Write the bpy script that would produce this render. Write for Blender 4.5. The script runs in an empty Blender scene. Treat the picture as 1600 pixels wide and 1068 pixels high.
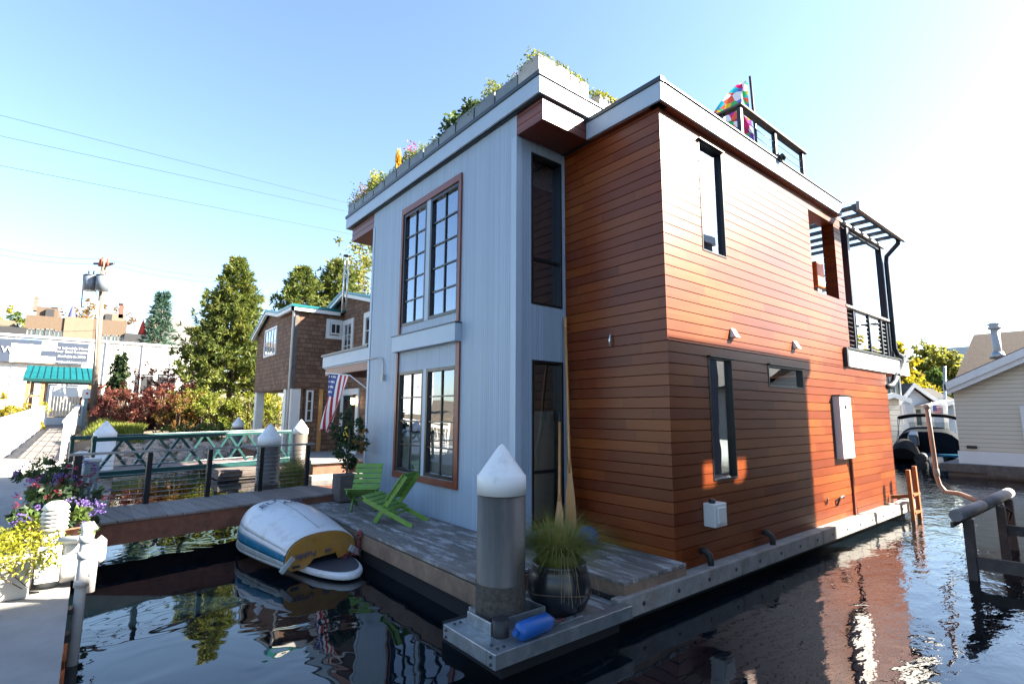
import bpy, math, random
from mathutils import Vector, Matrix
PI = math.pi
sc = bpy.context.scene
COL = sc.collection

# ------------------------------------------------------------------ camera (solved from the photograph's vanishing points)
YAW, PITCH, ROLL, FPX, EYE = 0.68014, 0.137645, 0.0054348, 805.37, 2.1
fw = Vector((math.sin(YAW)*math.cos(PITCH), math.cos(YAW)*math.cos(PITCH), math.sin(PITCH)))
rt = Vector((math.cos(YAW), -math.sin(YAW), 0)); up = rt.cross(fw)
RT = rt*math.cos(ROLL)+up*math.sin(ROLL); UP = -rt*math.sin(ROLL)+up*math.cos(ROLL)
CAM = Vector((0, 0, EYE))
def ray(px, py): return RT*(px-800)/FPX - UP*(py-534)/FPX + fw
def dep(px, py, d): return CAM + ray(px, py)*d              # measured point at depth d metres
def onx(px, py, x): r = ray(px, py); return CAM + r*(x/r.x)
def ony(px, py, y): r = ray(px, py); return CAM + r*(y/r.y)
def onz(px, py, z): r = ray(px, py); return CAM + r*((z-EYE)/r.z)
cd = bpy.data.cameras.new('camera'); cam = bpy.data.objects.new('camera', cd); COL.objects.link(cam)
cd.sensor_width = 36; cd.lens = FPX/1600*36; cd.clip_start = .05; cd.clip_end = 3000
mt = Matrix((RT, UP, -fw)).transposed().to_4x4(); mt.translation = CAM; cam.matrix_world = mt
sc.camera = cam

# ------------------------------------------------------------------ light
SUN = Vector((.77, -.64, .66)).normalized()
w = bpy.data.worlds.new('World'); sc.world = w; w.use_nodes = True
nt = w.node_tree; bg = nt.nodes['Background']
sky = nt.nodes.new('ShaderNodeTexSky'); sky.sky_type = 'NISHITA'; sky.sun_disc = False
sky.sun_elevation = math.asin(SUN.z); sky.sun_rotation = math.atan2(SUN.x, SUN.y)
sky.air_density = 1.0; sky.dust_density = .8; sky.ozone_density = 2.0; sky.altitude = 0
nt.links.new(sky.outputs[0], bg.inputs[0]); bg.inputs[1].default_value = .052
sl = bpy.data.lights.new('sun', 'SUN'); sl.energy = 5.0; sl.angle = math.radians(.55); sl.color = (1, .9, .74)
so = bpy.data.objects.new('sun', sl); COL.objects.link(so); so.rotation_euler = SUN.to_track_quat('Z', 'Y').to_euler()
sc.view_settings.view_transform = 'Standard'; sc.view_settings.look = 'None'
sc.view_settings.gamma = 1; sc.view_settings.exposure = 3.08
sc.cycles.max_bounces = 8; sc.cycles.transparent_max_bounces = 12
sc.cycles.sample_clamp_indirect = 8
sc.cycles.use_denoising = True

# ------------------------------------------------------------------ materials
M = {}
def mat(name, col, rough=.6, metal=0, spec=.5, var=0, vscale=3, bump=0, bscale=20, coat=0, stretch=None, stain=None, stain_scale=1.5, stain_amt=.5, emis=0):
    m = bpy.data.materials.new(name); m.use_nodes = True; n = m.node_tree.nodes; l = m.node_tree.links
    p = n['Principled BSDF']; p.inputs['Roughness'].default_value = rough; p.inputs['Metallic'].default_value = metal
    p.inputs['Specular IOR Level'].default_value = spec; p.inputs['Coat Weight'].default_value = coat; p.inputs['Coat Roughness'].default_value = .15
    p.inputs['Base Color'].default_value = (*col, 1)
    if emis: p.inputs['Emission Color'].default_value = (*col, 1); p.inputs['Emission Strength'].default_value = emis
    co = n.new('ShaderNodeNewGeometry').outputs['Position']
    if stretch:
        mp = n.new('ShaderNodeMapping'); mp.inputs['Scale'].default_value = stretch; l.new(co, mp.inputs[0]); co = mp.outputs[0]
    last = None
    if var:
        t = n.new('ShaderNodeTexNoise'); t.inputs['Scale'].default_value = vscale; t.inputs['Detail'].default_value = 6; t.inputs['Roughness'].default_value = .65; l.new(co, t.inputs['Vector'])
        r = n.new('ShaderNodeValToRGB'); r.color_ramp.elements[0].position = .3; r.color_ramp.elements[1].position = .72
        r.color_ramp.elements[0].color = (*[c*(1-var) for c in col], 1); r.color_ramp.elements[1].color = (*[min(1, c*(1+var)) for c in col], 1)
        l.new(t.outputs[0], r.inputs[0]); last = r.outputs[0]; l.new(last, p.inputs['Base Color'])
    if stain:
        t = n.new('ShaderNodeTexNoise'); t.inputs['Scale'].default_value = stain_scale; t.inputs['Detail'].default_value = 8; t.inputs['Roughness'].default_value = .7; l.new(co, t.inputs['Vector'])
        r = n.new('ShaderNodeValToRGB'); r.color_ramp.elements[0].position = .52; r.color_ramp.elements[1].position = .68
        r.color_ramp.elements[0].color = (0, 0, 0, 1); r.color_ramp.elements[1].color = (stain_amt, stain_amt, stain_amt, 1); l.new(t.outputs[0], r.inputs[0])
        x = n.new('ShaderNodeMix'); x.data_type = 'RGBA'; l.new(r.outputs[0], x.inputs['Factor'])
        if last: l.new(last, x.inputs['A'])
        else: x.inputs['A'].default_value = (*col, 1)
        x.inputs['B'].default_value = (*stain, 1); l.new(x.outputs['Result'], p.inputs['Base Color'])
    if bump:
        t = n.new('ShaderNodeTexNoise'); t.inputs['Scale'].default_value = bscale; t.inputs['Detail'].default_value = 5; l.new(co, t.inputs['Vector'])
        b = n.new('ShaderNodeBump'); b.inputs['Strength'].default_value = bump; b.inputs['Distance'].default_value = .01
        l.new(t.outputs[0], b.inputs['Height']); l.new(b.outputs[0], p.inputs['Normal'])
    M[name] = m; return m
def math_node(n, l, op, a, b=None, c=None):
    x = n.new('ShaderNodeMath'); x.operation = op
    for i, v in enumerate((a, b, c)):
        if v is None: continue
        if isinstance(v, (int, float)): x.inputs[i].default_value = v
        else: l.new(v, x.inputs[i])
    return x.outputs[0]

def wood_boards(name, ramp, axis, h, off, rough=.4, coat=.2, seglen=1.7, grain=.25, along='xy', bump=.15, spec=.5, stain=None, tone=.45):
    """boards stacked along one world axis; every board (and length of board) has its own tone"""
    m = bpy.data.materials.new(name); m.use_nodes = True; n = m.node_tree.nodes; l = m.node_tree.links
    p = n['Principled BSDF']; p.inputs['Roughness'].default_value = rough; p.inputs['Coat Weight'].default_value = coat; p.inputs['Coat Roughness'].default_value = .34
    p.inputs['Specular IOR Level'].default_value = spec
    g = n.new('ShaderNodeNewGeometry'); s = n.new('ShaderNodeSeparateXYZ'); l.new(g.outputs['Position'], s.inputs[0])
    a = s.outputs['XYZ'.index(axis.upper())]
    row = math_node(n, l, 'FLOOR', math_node(n, l, 'DIVIDE', math_node(n, l, 'SUBTRACT', a, off), h))
    wn = n.new('ShaderNodeTexWhiteNoise'); wn.noise_dimensions = '1D'; l.new(row, wn.inputs['W'])
    if along == 'xy': u = math_node(n, l, 'SUBTRACT', s.outputs[0], s.outputs[1])
    else: u = s.outputs['XYZ'.index(along.upper())]
    seg = math_node(n, l, 'FLOOR', math_node(n, l, 'DIVIDE', math_node(n, l, 'ADD', u, math_node(n, l, 'MULTIPLY', wn.outputs['Value'], 9.0)), seglen))
    cb = n.new('ShaderNodeCombineXYZ'); l.new(row, cb.inputs[0]); l.new(seg, cb.inputs[1])
    w2 = n.new('ShaderNodeTexWhiteNoise'); w2.noise_dimensions = '2D'; l.new(cb.outputs[0], w2.inputs['Vector'])
    mp = n.new('ShaderNodeMapping')
    sc3 = {'z': (1.2, 1.2, 40), 'x': (40, 1.2, 40), 'y': (1.2, 40, 40)}[axis]; mp.inputs['Scale'].default_value = sc3
    ad = n.new('ShaderNodeVectorMath'); ad.operation = 'ADD'; l.new(g.outputs['Position'], ad.inputs[0]); l.new(w2.outputs['Color'], ad.inputs[1]); l.new(ad.outputs[0], mp.inputs[0])
    t = n.new('ShaderNodeTexNoise'); t.inputs['Scale'].default_value = 1.6; t.inputs['Detail'].default_value = 6; l.new(mp.outputs[0], t.inputs['Vector'])
    big = n.new('ShaderNodeTexNoise'); big.inputs['Scale'].default_value = .55; l.new(g.outputs['Position'], big.inputs['Vector'])
    f = math_node(n, l, 'ADD', math_node(n, l, 'ADD', math_node(n, l, 'MULTIPLY', w2.outputs['Value'], tone), .52-tone/2), math_node(n, l, 'MULTIPLY', math_node(n, l, 'SUBTRACT', t.outputs[0], .5), grain*2.2))
    f = math_node(n, l, 'ADD', f, math_node(n, l, 'MULTIPLY', math_node(n, l, 'SUBTRACT', big.outputs[0], .5), .8))
    r = n.new('ShaderNodeValToRGB'); r.color_ramp.elements[0].position = .05; r.color_ramp.elements[0].color = (*ramp[0], 1)
    r.color_ramp.elements[1].position = .95; r.color_ramp.elements[1].color = (*ramp[2], 1)
    e = r.color_ramp.elements.new(.5); e.color = (*ramp[1], 1); l.new(f, r.inputs[0])
    fj = math_node(n, l, 'FRACT', math_node(n, l, 'DIVIDE', math_node(n, l, 'ADD', u, math_node(n, l, 'MULTIPLY', wn.outputs['Value'], 9.0)), seglen))
    jv = n.new('ShaderNodeVectorMath'); jv.operation = 'SCALE'; l.new(r.outputs[0], jv.inputs[0]); l.new(math_node(n, l, 'SUBTRACT', 1.0, math_node(n, l, 'MULTIPLY', math_node(n, l, 'LESS_THAN', fj, .004), .65)), jv.inputs['Scale']); r = jv; l.new(r.outputs[0], p.inputs['Base Color'])
    if stain:
        t2 = n.new('ShaderNodeTexNoise'); t2.inputs['Scale'].default_value = 2.2; t2.inputs['Detail'].default_value = 9; t2.inputs['Roughness'].default_value = .72
        mp2 = n.new('ShaderNodeMapping'); mp2.inputs['Scale'].default_value = {'z': (1, 1, 3), 'x': (3.2, .8, 1), 'y': (.8, 3.2, 1)}[axis]; l.new(ad.outputs[0], mp2.inputs[0]); l.new(mp2.outputs[0], t2.inputs['Vector'])
        r2 = n.new('ShaderNodeValToRGB'); r2.color_ramp.elements[0].position = .5; r2.color_ramp.elements[1].position = .62; r2.color_ramp.elements[0].color = (0, 0, 0, 1); r2.color_ramp.elements[1].color = (.75, .75, .75, 1)
        l.new(t2.outputs[0], r2.inputs[0]); x = n.new('ShaderNodeMix'); x.data_type = 'RGBA'; l.new(r2.outputs[0], x.inputs['Factor']); l.new(r.outputs[0], x.inputs['A']); x.inputs['B'].default_value = (*stain, 1); l.new(x.outputs['Result'], p.inputs['Base Color'])
    b = n.new('ShaderNodeBump'); b.inputs['Strength'].default_value = bump; b.inputs['Distance'].default_value = .006; l.new(t.outputs[0], b.inputs['Height']); l.new(b.outputs[0], p.inputs['Normal'])
    rr = n.new('ShaderNodeMapRange'); rr.inputs['To Min'].default_value = rough*.8; rr.inputs['To Max'].default_value = rough*1.25; l.new(t.outputs[0], rr.inputs[0]); l.new(rr.outputs[0], p.inputs['Roughness'])
    M[name] = m; return m

def leafmat(name, c0, c1, c2=None, trans=.35):
    m = bpy.data.materials.new(name); m.use_nodes = True; n = m.node_tree.nodes; l = m.node_tree.links
    p = n['Principled BSDF']; p.inputs['Roughness'].default_value = .55; p.inputs['Specular IOR Level'].default_value = .3
    g = n.new('ShaderNodeNewGeometry'); r = n.new('ShaderNodeValToRGB'); cn = n.new('ShaderNodeTexNoise'); cn.inputs['Scale'].default_value = 1.3; cn.inputs['Detail'].default_value = 3; l.new(g.outputs['Position'], cn.inputs['Vector'])
    l.new(math_node(n, l, 'ADD', math_node(n, l, 'MULTIPLY', g.outputs['Random Per Island'], .5), math_node(n, l, 'MULTIPLY', math_node(n, l, 'SUBTRACT', cn.outputs[0], .32), 1.5)), r.inputs[0])
    r.color_ramp.elements[0].color = (*c0, 1); r.color_ramp.elements[1].color = (*(c2 or c1), 1); e = r.color_ramp.elements.new(.55); e.color = (*c1, 1)
    t = n.new('ShaderNodeBsdfTranslucent'); l.new(r.outputs[0], t.inputs[0]); l.new(r.outputs[0], p.inputs['Base Color'])
    x = n.new('ShaderNodeMixShader'); x.inputs[0].default_value = trans; l.new(p.outputs[0], x.inputs[1]); l.new(t.outputs[0], x.inputs[2])
    l.new(x.outputs[0], n['Material Output'].inputs[0]); M[name] = m; return m

ROWH, ROWO = .1365, 3.676 - 30*.1365
CED = [(.066, .0085, .0014), (.125, .0225, .0019), (.195, .05, .004)]
wood_boards('cedar', CED, 'z', ROWH, ROWO, rough=.42, coat=.45, spec=.1)
wood_boards('soffit_cedar', [(.075, .014, .007), (.12, .024, .011), (.17, .04, .016)], 'z', ROWH, ROWO, rough=.45, coat=.1)
wood_boards('deck_wood', [(.07, .06, .054), (.13, .114, .104), (.21, .19, .177)], 'x', .14, 3.13, rough=.8, coat=0, seglen=1.3, grain=.5, along='y', bump=.4, stain=(.42, .42, .42))
wood_boards('gangway_wood', [(.10, .083, .073), (.155, .133, .12), (.225, .198, .182)], 'x', .205, 0, rough=.8, coat=0, seglen=4, grain=.5, along='y', bump=.3)
wood_boards('purple_deck', [(.10, .07, .067), (.135, .097, .094), (.17, .13, .125)], 'x', .19, 0, rough=.75, coat=0, seglen=4, along='y')

def paint_groove(name, col):
    """vertically grooved painted plywood, grooves along both wall directions"""
    m = bpy.data.materials.new(name); m.use_nodes = True; n = m.node_tree.nodes; l = m.node_tree.links
    p = n['Principled BSDF']; p.inputs['Roughness'].default_value = .5
    g = n.new('ShaderNodeNewGeometry'); s = n.new('ShaderNodeSeparateXYZ'); l.new(g.outputs['Position'], s.inputs[0])
    u = math_node(n, l, 'ADD', s.outputs[0], s.outputs[1])
    fr = math_node(n, l, 'FRACT', math_node(n, l, 'DIVIDE', u, .047))
    gr = math_node(n, l, 'MULTIPLY', math_node(n, l, 'LESS_THAN', fr, .15), .2)
    idx = math_node(n, l, 'FLOOR', math_node(n, l, 'DIVIDE', u, .047)); wn = n.new('ShaderNodeTexWhiteNoise'); wn.noise_dimensions = '1D'; l.new(idx, wn.inputs['W'])
    mp = n.new('ShaderNodeMapping'); mp.inputs['Scale'].default_value = (9, 9, .5); l.new(g.outputs['Position'], mp.inputs[0])
    t = n.new('ShaderNodeTexNoise'); t.inputs['Scale'].default_value = 2; t.inputs['Detail'].default_value = 5; l.new(mp.outputs[0], t.inputs['Vector'])
    k = math_node(n, l, 'ADD', math_node(n, l, 'MULTIPLY', wn.outputs[0], .12), math_node(n, l, 'MULTIPLY', t.outputs[0], .22))
    k = math_node(n, l, 'SUBTRACT', math_node(n, l, 'ADD', k, .86), gr)
    v = n.new('ShaderNodeVectorMath'); v.operation = 'SCALE'; v.inputs[0].default_value = col; l.new(k, v.inputs['Scale']); l.new(v.outputs[0], p.inputs['Base Color'])
    tri = math_node(n, l, 'MINIMUM', 1.0, math_node(n, l, 'MULTIPLY', math_node(n, l, 'ABSOLUTE', math_node(n, l, 'SUBTRACT', fr, .09)), 10.0))
    b = n.new('ShaderNodeBump'); b.inputs['Strength'].default_value = .8; b.inputs['Distance'].default_value = .006; l.new(tri, b.inputs['Height']); l.new(b.outputs[0], p.inputs['Normal'])
    M[name] = m
paint_groove('painted_grooves', (.255, .325, .41))
mat('painted_trim', (.30, .375, .46), .45, var=.05, vscale=2)
mat('trim_white', (.66, .66, .65), .5, var=.05, vscale=3)
mat('brown_trim', (.15, .035, .018), .4, var=.25, vscale=4, stretch=(6, 6, 1.2))
mat('salmon_trim', (.26, .115, .075), .5, var=.1)
mat('black_metal', (.006, .007, .010), .35, spec=.5)
mat('navy_metal', (.008, .015, .028), .4)
mat('dark_edge', (.014, .024, .034), .4)
mat('dark', (.01, .01, .012), .9)
mat('interior_wood', (.22, .10, .05), .6, var=.3)
mat('interior_wall', (.32, .3, .27), .8)
mat('blind', (.62, .63, .6), .7)
mat('galvanised', (.30, .33, .35), .38, metal=.75, var=.25, vscale=5, stain=(.62, .62, .6), stain_scale=6, stain_amt=.5)
mat('rail_wood', (.22, .21, .2), .8, var=.3, vscale=5, bump=.4, bscale=30, stain=(.16, .12, .09), stain_scale=4, stain_amt=.7)
mat('beam_wood', (.19, .125, .085), .8, var=.35, vscale=4, bump=.5, bscale=30, stain=(.12, .06, .035), stain_scale=5)
mat('gangway_side', (.15, .058, .033), .75, var=.35, vscale=5, bump=.4, stain=(.03, .017, .012), stain_scale=4)
mat('concrete', (.215, .21, .205), .85, var=.16, vscale=2.2, bump=.25, bscale=40, stain=(.15, .145, .14), stain_scale=1.4, stain_amt=.4)
mat('concrete_planter', (.36, .34, .31), .85, var=.15, vscale=4, bump=.3, bscale=40)
mat('pile_steel', (.075, .067, .058), .5, metal=.2, var=.3, vscale=2.5, stretch=(5, 5, .6), bump=.2, bscale=25)
mat('pile_crust', (.06, .05, .042), .95, var=.6, vscale=24, bump=1, bscale=45)
mat('cap_white', (.62, .62, .62), .5, stain=(.36, .34, .31), stain_scale=5, stain_amt=.55)
mat('white_paint', (.58, .58, .57), .5, var=.05)
mat('rubber', (.015, .015, .016), .6)
mat('green_paint', (.125, .245, .035), .5, var=.2, vscale=6, stain=(.17, .25, .09), stain_scale=12, stain_amt=.6)
mat('teal_metal', (.005, .04, .04), .35, metal=.2, var=.2)
mat('teal_roof', (.008, .12, .13), .28, metal=.35, var=.15)
mat('fender_blue', (.006, .075, .29), .45, var=.15, stain=(.02, .09, .22), stain_scale=9, stain_amt=.7)
mat('pot_glaze', (.012, .013, .018), .3, spec=.4, coat=.15, var=.3)
mat('oar_wood', (.42, .20, .06), .4, var=.25, vscale=5, stretch=(8, 8, 1), coat=.3)
mat('hull_white', (.55, .57, .59), .35, stain=(.34, .31, .28), stain_scale=4, stain_amt=.6, coat=.1)
mat('hull_blue', (.004, .11, .2), .5, spec=.25, stain=(.2, .3, .38), stain_scale=9, stain_amt=.3)
mat('planter_metal', (.13, .155, .17), .55, var=.15)
mat('hull_grey', (.27, .3, .3), .5, var=.25, vscale=8)
mat('transom_ply', (.27, .135, .022), .5, var=.25, vscale=5, stain=(.2, .14, .09), stain_scale=6, stain_amt=.6)
mat('board_deck', (.035, .04, .055), .5)
mat('rope', (.17, .03, .03), .8)
mat('text_ink', (.03, .05, .12), .6)
mat('shingle_wall_base', (.13, .075, .045), .85)
mat('cream_siding', (.56, .52, .43), .6)
mat('asphalt_shingle', (.036, .023, .017), .9, var=.5, vscale=9, bump=.5, bscale=14)
mat('copper_pipe', (.27, .19, .155), .45, var=.15)
mat('grey_wood', (.095, .078, .07), .85, var=.35, vscale=5, bump=.4)
mat('ramp_wood', (.15, .135, .125), .75, var=.2)
mat('log_white', (.22, .215, .215), .7, var=.2)
mat('orange_wood', (.2, .065, .014), .5, var=.25, vscale=6)
mat('orange_paint', (.65, .13, .02), .5, var=.15)
mat('canvas_navy', (.007, .011, .017), .85, spec=.08, var=.2, bump=.3, bscale=8)
mat('canvas_black', (.005, .005, .006), .85, spec=.1)
mat('outboard_black', (.012, .013, .016), .22, coat=.4)
mat('neighbour_navy', (.05, .06, .08), .6)
mat('siding_blue', (.33, .39, .47), .6, var=.1)
mat('roof_dark', (.012, .01, .011), .85, var=.3)
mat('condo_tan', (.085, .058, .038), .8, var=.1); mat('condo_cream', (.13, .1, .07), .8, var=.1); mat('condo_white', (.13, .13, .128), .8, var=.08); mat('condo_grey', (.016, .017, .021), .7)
mat('wall_white', (.55, .54, .53), .8, var=.04, vscale=.3)
mat('brick', (.2, .05, .03), .8); mat('pole_wood', (.125, .095, .078), .85, var=.2)
mat('transformer', (.12, .14, .17), .45); mat('wire', (.05, .055, .06), .6)
mat('sign_navy', (.022, .034, .062), .6); mat('letter_white', (.85, .85, .85), .6)
mat('gate_tan', (.5, .42, .32), .6); mat('gate_grey', (.35, .38, .42), .5)
mat('orange_post', (.34, .17, .06), .6, var=.25)
mat('bark', (.09, .06, .042), .9, var=.4, vscale=6)
mat('rock', (.3, .25, .21), .9, var=.4, vscale=3, bump=.6, bscale=8)
mat('soil', (.12, .09, .06), .95, var=.4, vscale=.8, stain=(.06, .09, .02), stain_scale=.5)
mat('pipe_grey', (.33, .345, .35), .4, var=.12, vscale=8, stain=(.42, .24, .12), stain_scale=5, stain_amt=.35)
mat('teal_box', (.13, .19, .21), .5)
mat('terracotta', (.26, .1, .06), .8, var=.2)
mat('umbrella_red', (.4, .03, .015), .7); mat('umbrella_blue', (.06, .065, .16), .7)
mat('chime_metal', (.7, .7, .7), .25, metal=.7)
mat('yellow', (.6, .5, .02), .6)
mat('lantern_glow', (1, .72, .4), .4, emis=3)
mat('cushion_blue', (.03, .06, .22), .8)
leafmat('leaf_pine', (.03, .05, .014), (.10, .13, .024), (.19, .185, .036), .35)
leafmat('leaf_pine_dark', (.02, .045, .025), (.04, .075, .035), (.08, .115, .045), .25)
leafmat('leaf_red', (.07, .014, .014), (.13, .035, .026), (.19, .085, .04), .4)
leafmat('leaf_lime', (.06, .09, .014), (.15, .18, .024), (.25, .23, .045), .45)
leafmat('leaf_green', (.04, .075, .02), (.08, .13, .03), (.14, .18, .04), .4)
leafmat('leaf_dark', (.015, .03, .014), (.03, .055, .022), (.055, .085, .03), .3)
leafmat('leaf_yellow', (.19, .14, .01), (.3, .25, .018), (.23, .26, .02), .5)
leafmat('leaf_willow', (.09, .1, .02), (.18, .19, .035), (.28, .25, .05), .5)
leafmat('leaf_orange', (.15, .06, .02), (.19, .105, .028), (.13, .13, .03), .4)
leafmat('leaf_bluegreen', (.025, .06, .045), (.04, .085, .06), (.06, .11, .06), .25)
leafmat('leaf_chartreuse', (.12, .14, .012), (.24, .245, .018), (.36, .32, .025), .45)
leafmat('grass_blade', (.08, .10, .02), (.17, .19, .04), (.34, .27, .10), .4)
leafmat('straw', (.22, .16, .08), (.3, .22, .11), (.36, .27, .15), .3)
leafmat('petal_purple', (.08, .04, .2), (.14, .09, .3), (.24, .17, .4), .3)
leafmat('petal_crimson', (.08, .006, .016), (.14, .012, .03), (.22, .04, .06), .3)
leafmat('petal_pink', (.3, .03, .07), (.36, .06, .12), (.4, .12, .16), .3)
leafmat('petal_flame', (.7, .28, .02), (.75, .4, .03), (.8, .5, .06), .3)

def shingles(name, c0, c1, h, wd):
    m = bpy.data.materials.new(name); m.use_nodes = True; n = m.node_tree.nodes; l = m.node_tree.links
    p = n['Principled BSDF']; p.inputs['Roughness'].default_value = .85
    g = n.new('ShaderNodeNewGeometry'); s = n.new('ShaderNodeSeparateXYZ'); l.new(g.outputs['Position'], s.inputs[0])
    zz = math_node(n, l, 'DIVIDE', s.outputs[2], h); row = math_node(n, l, 'FLOOR', zz); fz = math_node(n, l, 'FRACT', zz)
    u = math_node(n, l, 'ADD', math_node(n, l, 'DIVIDE', math_node(n, l, 'ADD', s.outputs[0], s.outputs[1]), wd), math_node(n, l, 'MULTIPLY', row, .437))
    ci = math_node(n, l, 'FLOOR', u); fu = math_node(n, l, 'FRACT', u)
    cb = n.new('ShaderNodeCombineXYZ'); l.new(row, cb.inputs[0]); l.new(ci, cb.inputs[1]); wn = n.new('ShaderNodeTexWhiteNoise'); wn.noise_dimensions = '2D'; l.new(cb.outputs[0], wn.inputs['Vector'])
    gap = math_node(n, l, 'MAXIMUM', math_node(n, l, 'LESS_THAN', fz, .1), math_node(n, l, 'LESS_THAN', fu, .05))
    r = n.new('ShaderNodeValToRGB'); r.color_ramp.elements[0].color = (*c0, 1); r.color_ramp.elements[1].color = (*c1, 1); l.new(wn.outputs[0], r.inputs[0])
    x = n.new('ShaderNodeMix'); x.data_type = 'RGBA'; l.new(gap, x.inputs['Factor']); l.new(r.outputs[0], x.inputs['A']); x.inputs['B'].default_value = (*[c*.22 for c in c0], 1); l.new(x.outputs['Result'], p.inputs['Base Color'])
    hh = math_node(n, l, 'SUBTRACT', math_node(n, l, 'SUBTRACT', 1.0, fz), gap)
    b = n.new('ShaderNodeBump'); b.inputs['Strength'].default_value = .7; b.inputs['Distance'].default_value = .02; l.new(hh, b.inputs['Height']); l.new(b.outputs[0], p.inputs['Normal'])
    M[name] = m
shingles('cedar_shingle', (.105, .052, .03), (.18, .10, .06), .17, .2)
def lapped(name, col, h):
    m = bpy.data.materials.new(name); m.use_nodes = True; n = m.node_tree.nodes; l = m.node_tree.links
    p = n['Principled BSDF']; p.inputs['Roughness'].default_value = .55
    g = n.new('ShaderNodeNewGeometry'); s = n.new('ShaderNodeSeparateXYZ'); l.new(g.outputs['Position'], s.inputs[0])
    fz = math_node(n, l, 'FRACT', math_node(n, l, 'DIVIDE', s.outputs[2], h))
    x = n.new('ShaderNodeMix'); x.data_type = 'RGBA'; l.new(math_node(n, l, 'LESS_THAN', fz, .1), x.inputs['Factor']); x.inputs['A'].default_value = (*col, 1); x.inputs['B'].default_value = (*[c*.45 for c in col], 1); l.new(x.outputs['Result'], p.inputs['Base Color'])
    b = n.new('ShaderNodeBump'); b.inputs['Strength'].default_value = .6; b.inputs['Distance'].default_value = .02; l.new(math_node(n, l, 'SUBTRACT', 1.0, fz), b.inputs['Height']); l.new(b.outputs[0], p.inputs['Normal'])
    M[name] = m
lapped('cream_lap', (.50, .445, .35), .145); lapped('blue_lap', (.42, .47, .55), .16); lapped('cream_lap_far', (.58, .52, .43), .3)

# window glass: see-through with a strong mirror layer
m = bpy.data.materials.new('glass'); m.use_nodes = True; n = m.node_tree.nodes; l = m.node_tree.links
fr = n.new('ShaderNodeFresnel'); fr.inputs['IOR'].default_value = 1.85
geo = n.new('ShaderNodeNewGeometry'); wv = n.new('ShaderNodeTexNoise'); wv.inputs['Scale'].default_value = 1.1; l.new(geo.outputs['Position'], wv.inputs['Vector'])
bm_ = n.new('ShaderNodeBump'); bm_.inputs['Strength'].default_value = .08; bm_.inputs['Distance'].default_value = .05; l.new(wv.outputs[0], bm_.inputs['Height'])
tr = n.new('ShaderNodeBsdfTransparent'); tr.inputs[0].default_value = (.75, .8, .79, 1); gl = n.new('ShaderNodeBsdfGlossy'); gl.inputs['Roughness'].default_value = .01; gl.inputs['Color'].default_value = (.8, .88, 1, 1); l.new(bm_.outputs[0], gl.inputs['Normal'])
ms = n.new('ShaderNodeMixShader'); l.new(math_node(n, l, 'MULTIPLY', fr.outputs[0], 2.3), ms.inputs[0]); l.new(tr.outputs[0], ms.inputs[1]); l.new(gl.outputs[0], ms.inputs[2]); l.new(ms.outputs[0], n['Material Output'].inputs[0]); M['glass'] = m
# water
m = bpy.data.materials.new('water'); m.use_nodes = True; n = m.node_tree.nodes; l = m.node_tree.links
p = n['Principled BSDF']; p.inputs['Base Color'].default_value = (.002, .005, .008, 1); p.inputs['Roughness'].default_value = .015; p.inputs['IOR'].default_value = 1.6
g = n.new('ShaderNodeNewGeometry'); s = n.new('ShaderNodeSeparateXYZ'); l.new(g.outputs['Position'], s.inputs[0])
def nz(scale, det, stretch):
    mp = n.new('ShaderNodeMapping'); mp.inputs['Scale'].default_value = stretch; mp.inputs['Rotation'].default_value = (0, 0, .55); l.new(g.outputs['Position'], mp.inputs[0])
    t = n.new('ShaderNodeTexNoise'); t.inputs['Scale'].default_value = scale; t.inputs['Detail'].default_value = det; t.inputs['Roughness'].default_value = .5; t.inputs['Distortion'].default_value = .6; l.new(mp.outputs[0], t.inputs['Vector']); return t.outputs[0]
mr = n.new('ShaderNodeMapRange'); mr.inputs['From Min'].default_value = 3.5; mr.inputs['From Max'].default_value = 9; l.new(s.outputs[0], mr.inputs[0])
calm = math_node(n, l, 'MULTIPLY', nz(1.2, 2, (1, 1.3, 1)), .0085)
rip = math_node(n, l, 'MULTIPLY', math_node(n, l, 'ADD', math_node(n, l, 'MULTIPLY', nz(2.6, 3, (1, 1.6, 1)), .0095), math_node(n, l, 'MULTIPLY', nz(8, 2, (1, 1.7, 1)), .0027)), mr.outputs[0])
hgt = math_node(n, l, 'ADD', calm, rip)
b = n.new('ShaderNodeBump'); b.inputs['Strength'].default_value = 1; b.inputs['Distance'].default_value = 1; l.new(hgt, b.inputs['Height']); l.new(b.outputs[0], p.inputs['Normal']); M['water'] = m
# multicoloured patch cloth, flag stripes, picture panel
def voronoi_cloth(name, cols, scale):
    m = bpy.data.materials.new(name); m.use_nodes = True; n = m.node_tree.nodes; l = m.node_tree.links
    p = n['Principled BSDF']; p.inputs['Roughness'].default_value = .8
    g = n.new('ShaderNodeNewGeometry'); v = n.new('ShaderNodeTexVoronoi'); v.inputs['Scale'].default_value = scale; l.new(g.outputs['Position'], v.inputs['Vector'])
    s = n.new('ShaderNodeSeparateXYZ'); l.new(v.outputs['Color'], s.inputs[0]); r = n.new('ShaderNodeValToRGB'); r.color_ramp.interpolation = 'CONSTANT'
    for i, c in enumerate(cols):
        e = r.color_ramp.elements[i] if i < 2 else r.color_ramp.elements.new(i/len(cols)); e.position = i/len(cols); e.color = (*c, 1)
    l.new(s.outputs[0], r.inputs[0]); l.new(r.outputs[0], p.inputs['Base Color'])
    t = n.new('ShaderNodeBsdfTranslucent'); l.new(r.outputs[0], t.inputs[0]); x = n.new('ShaderNodeMixShader'); x.inputs[0].default_value = .35; l.new(p.outputs[0], x.inputs[1]); l.new(t.outputs[0], x.inputs[2]); l.new(x.outputs[0], n['Material Output'].inputs[0])
    M[name] = m
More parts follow.
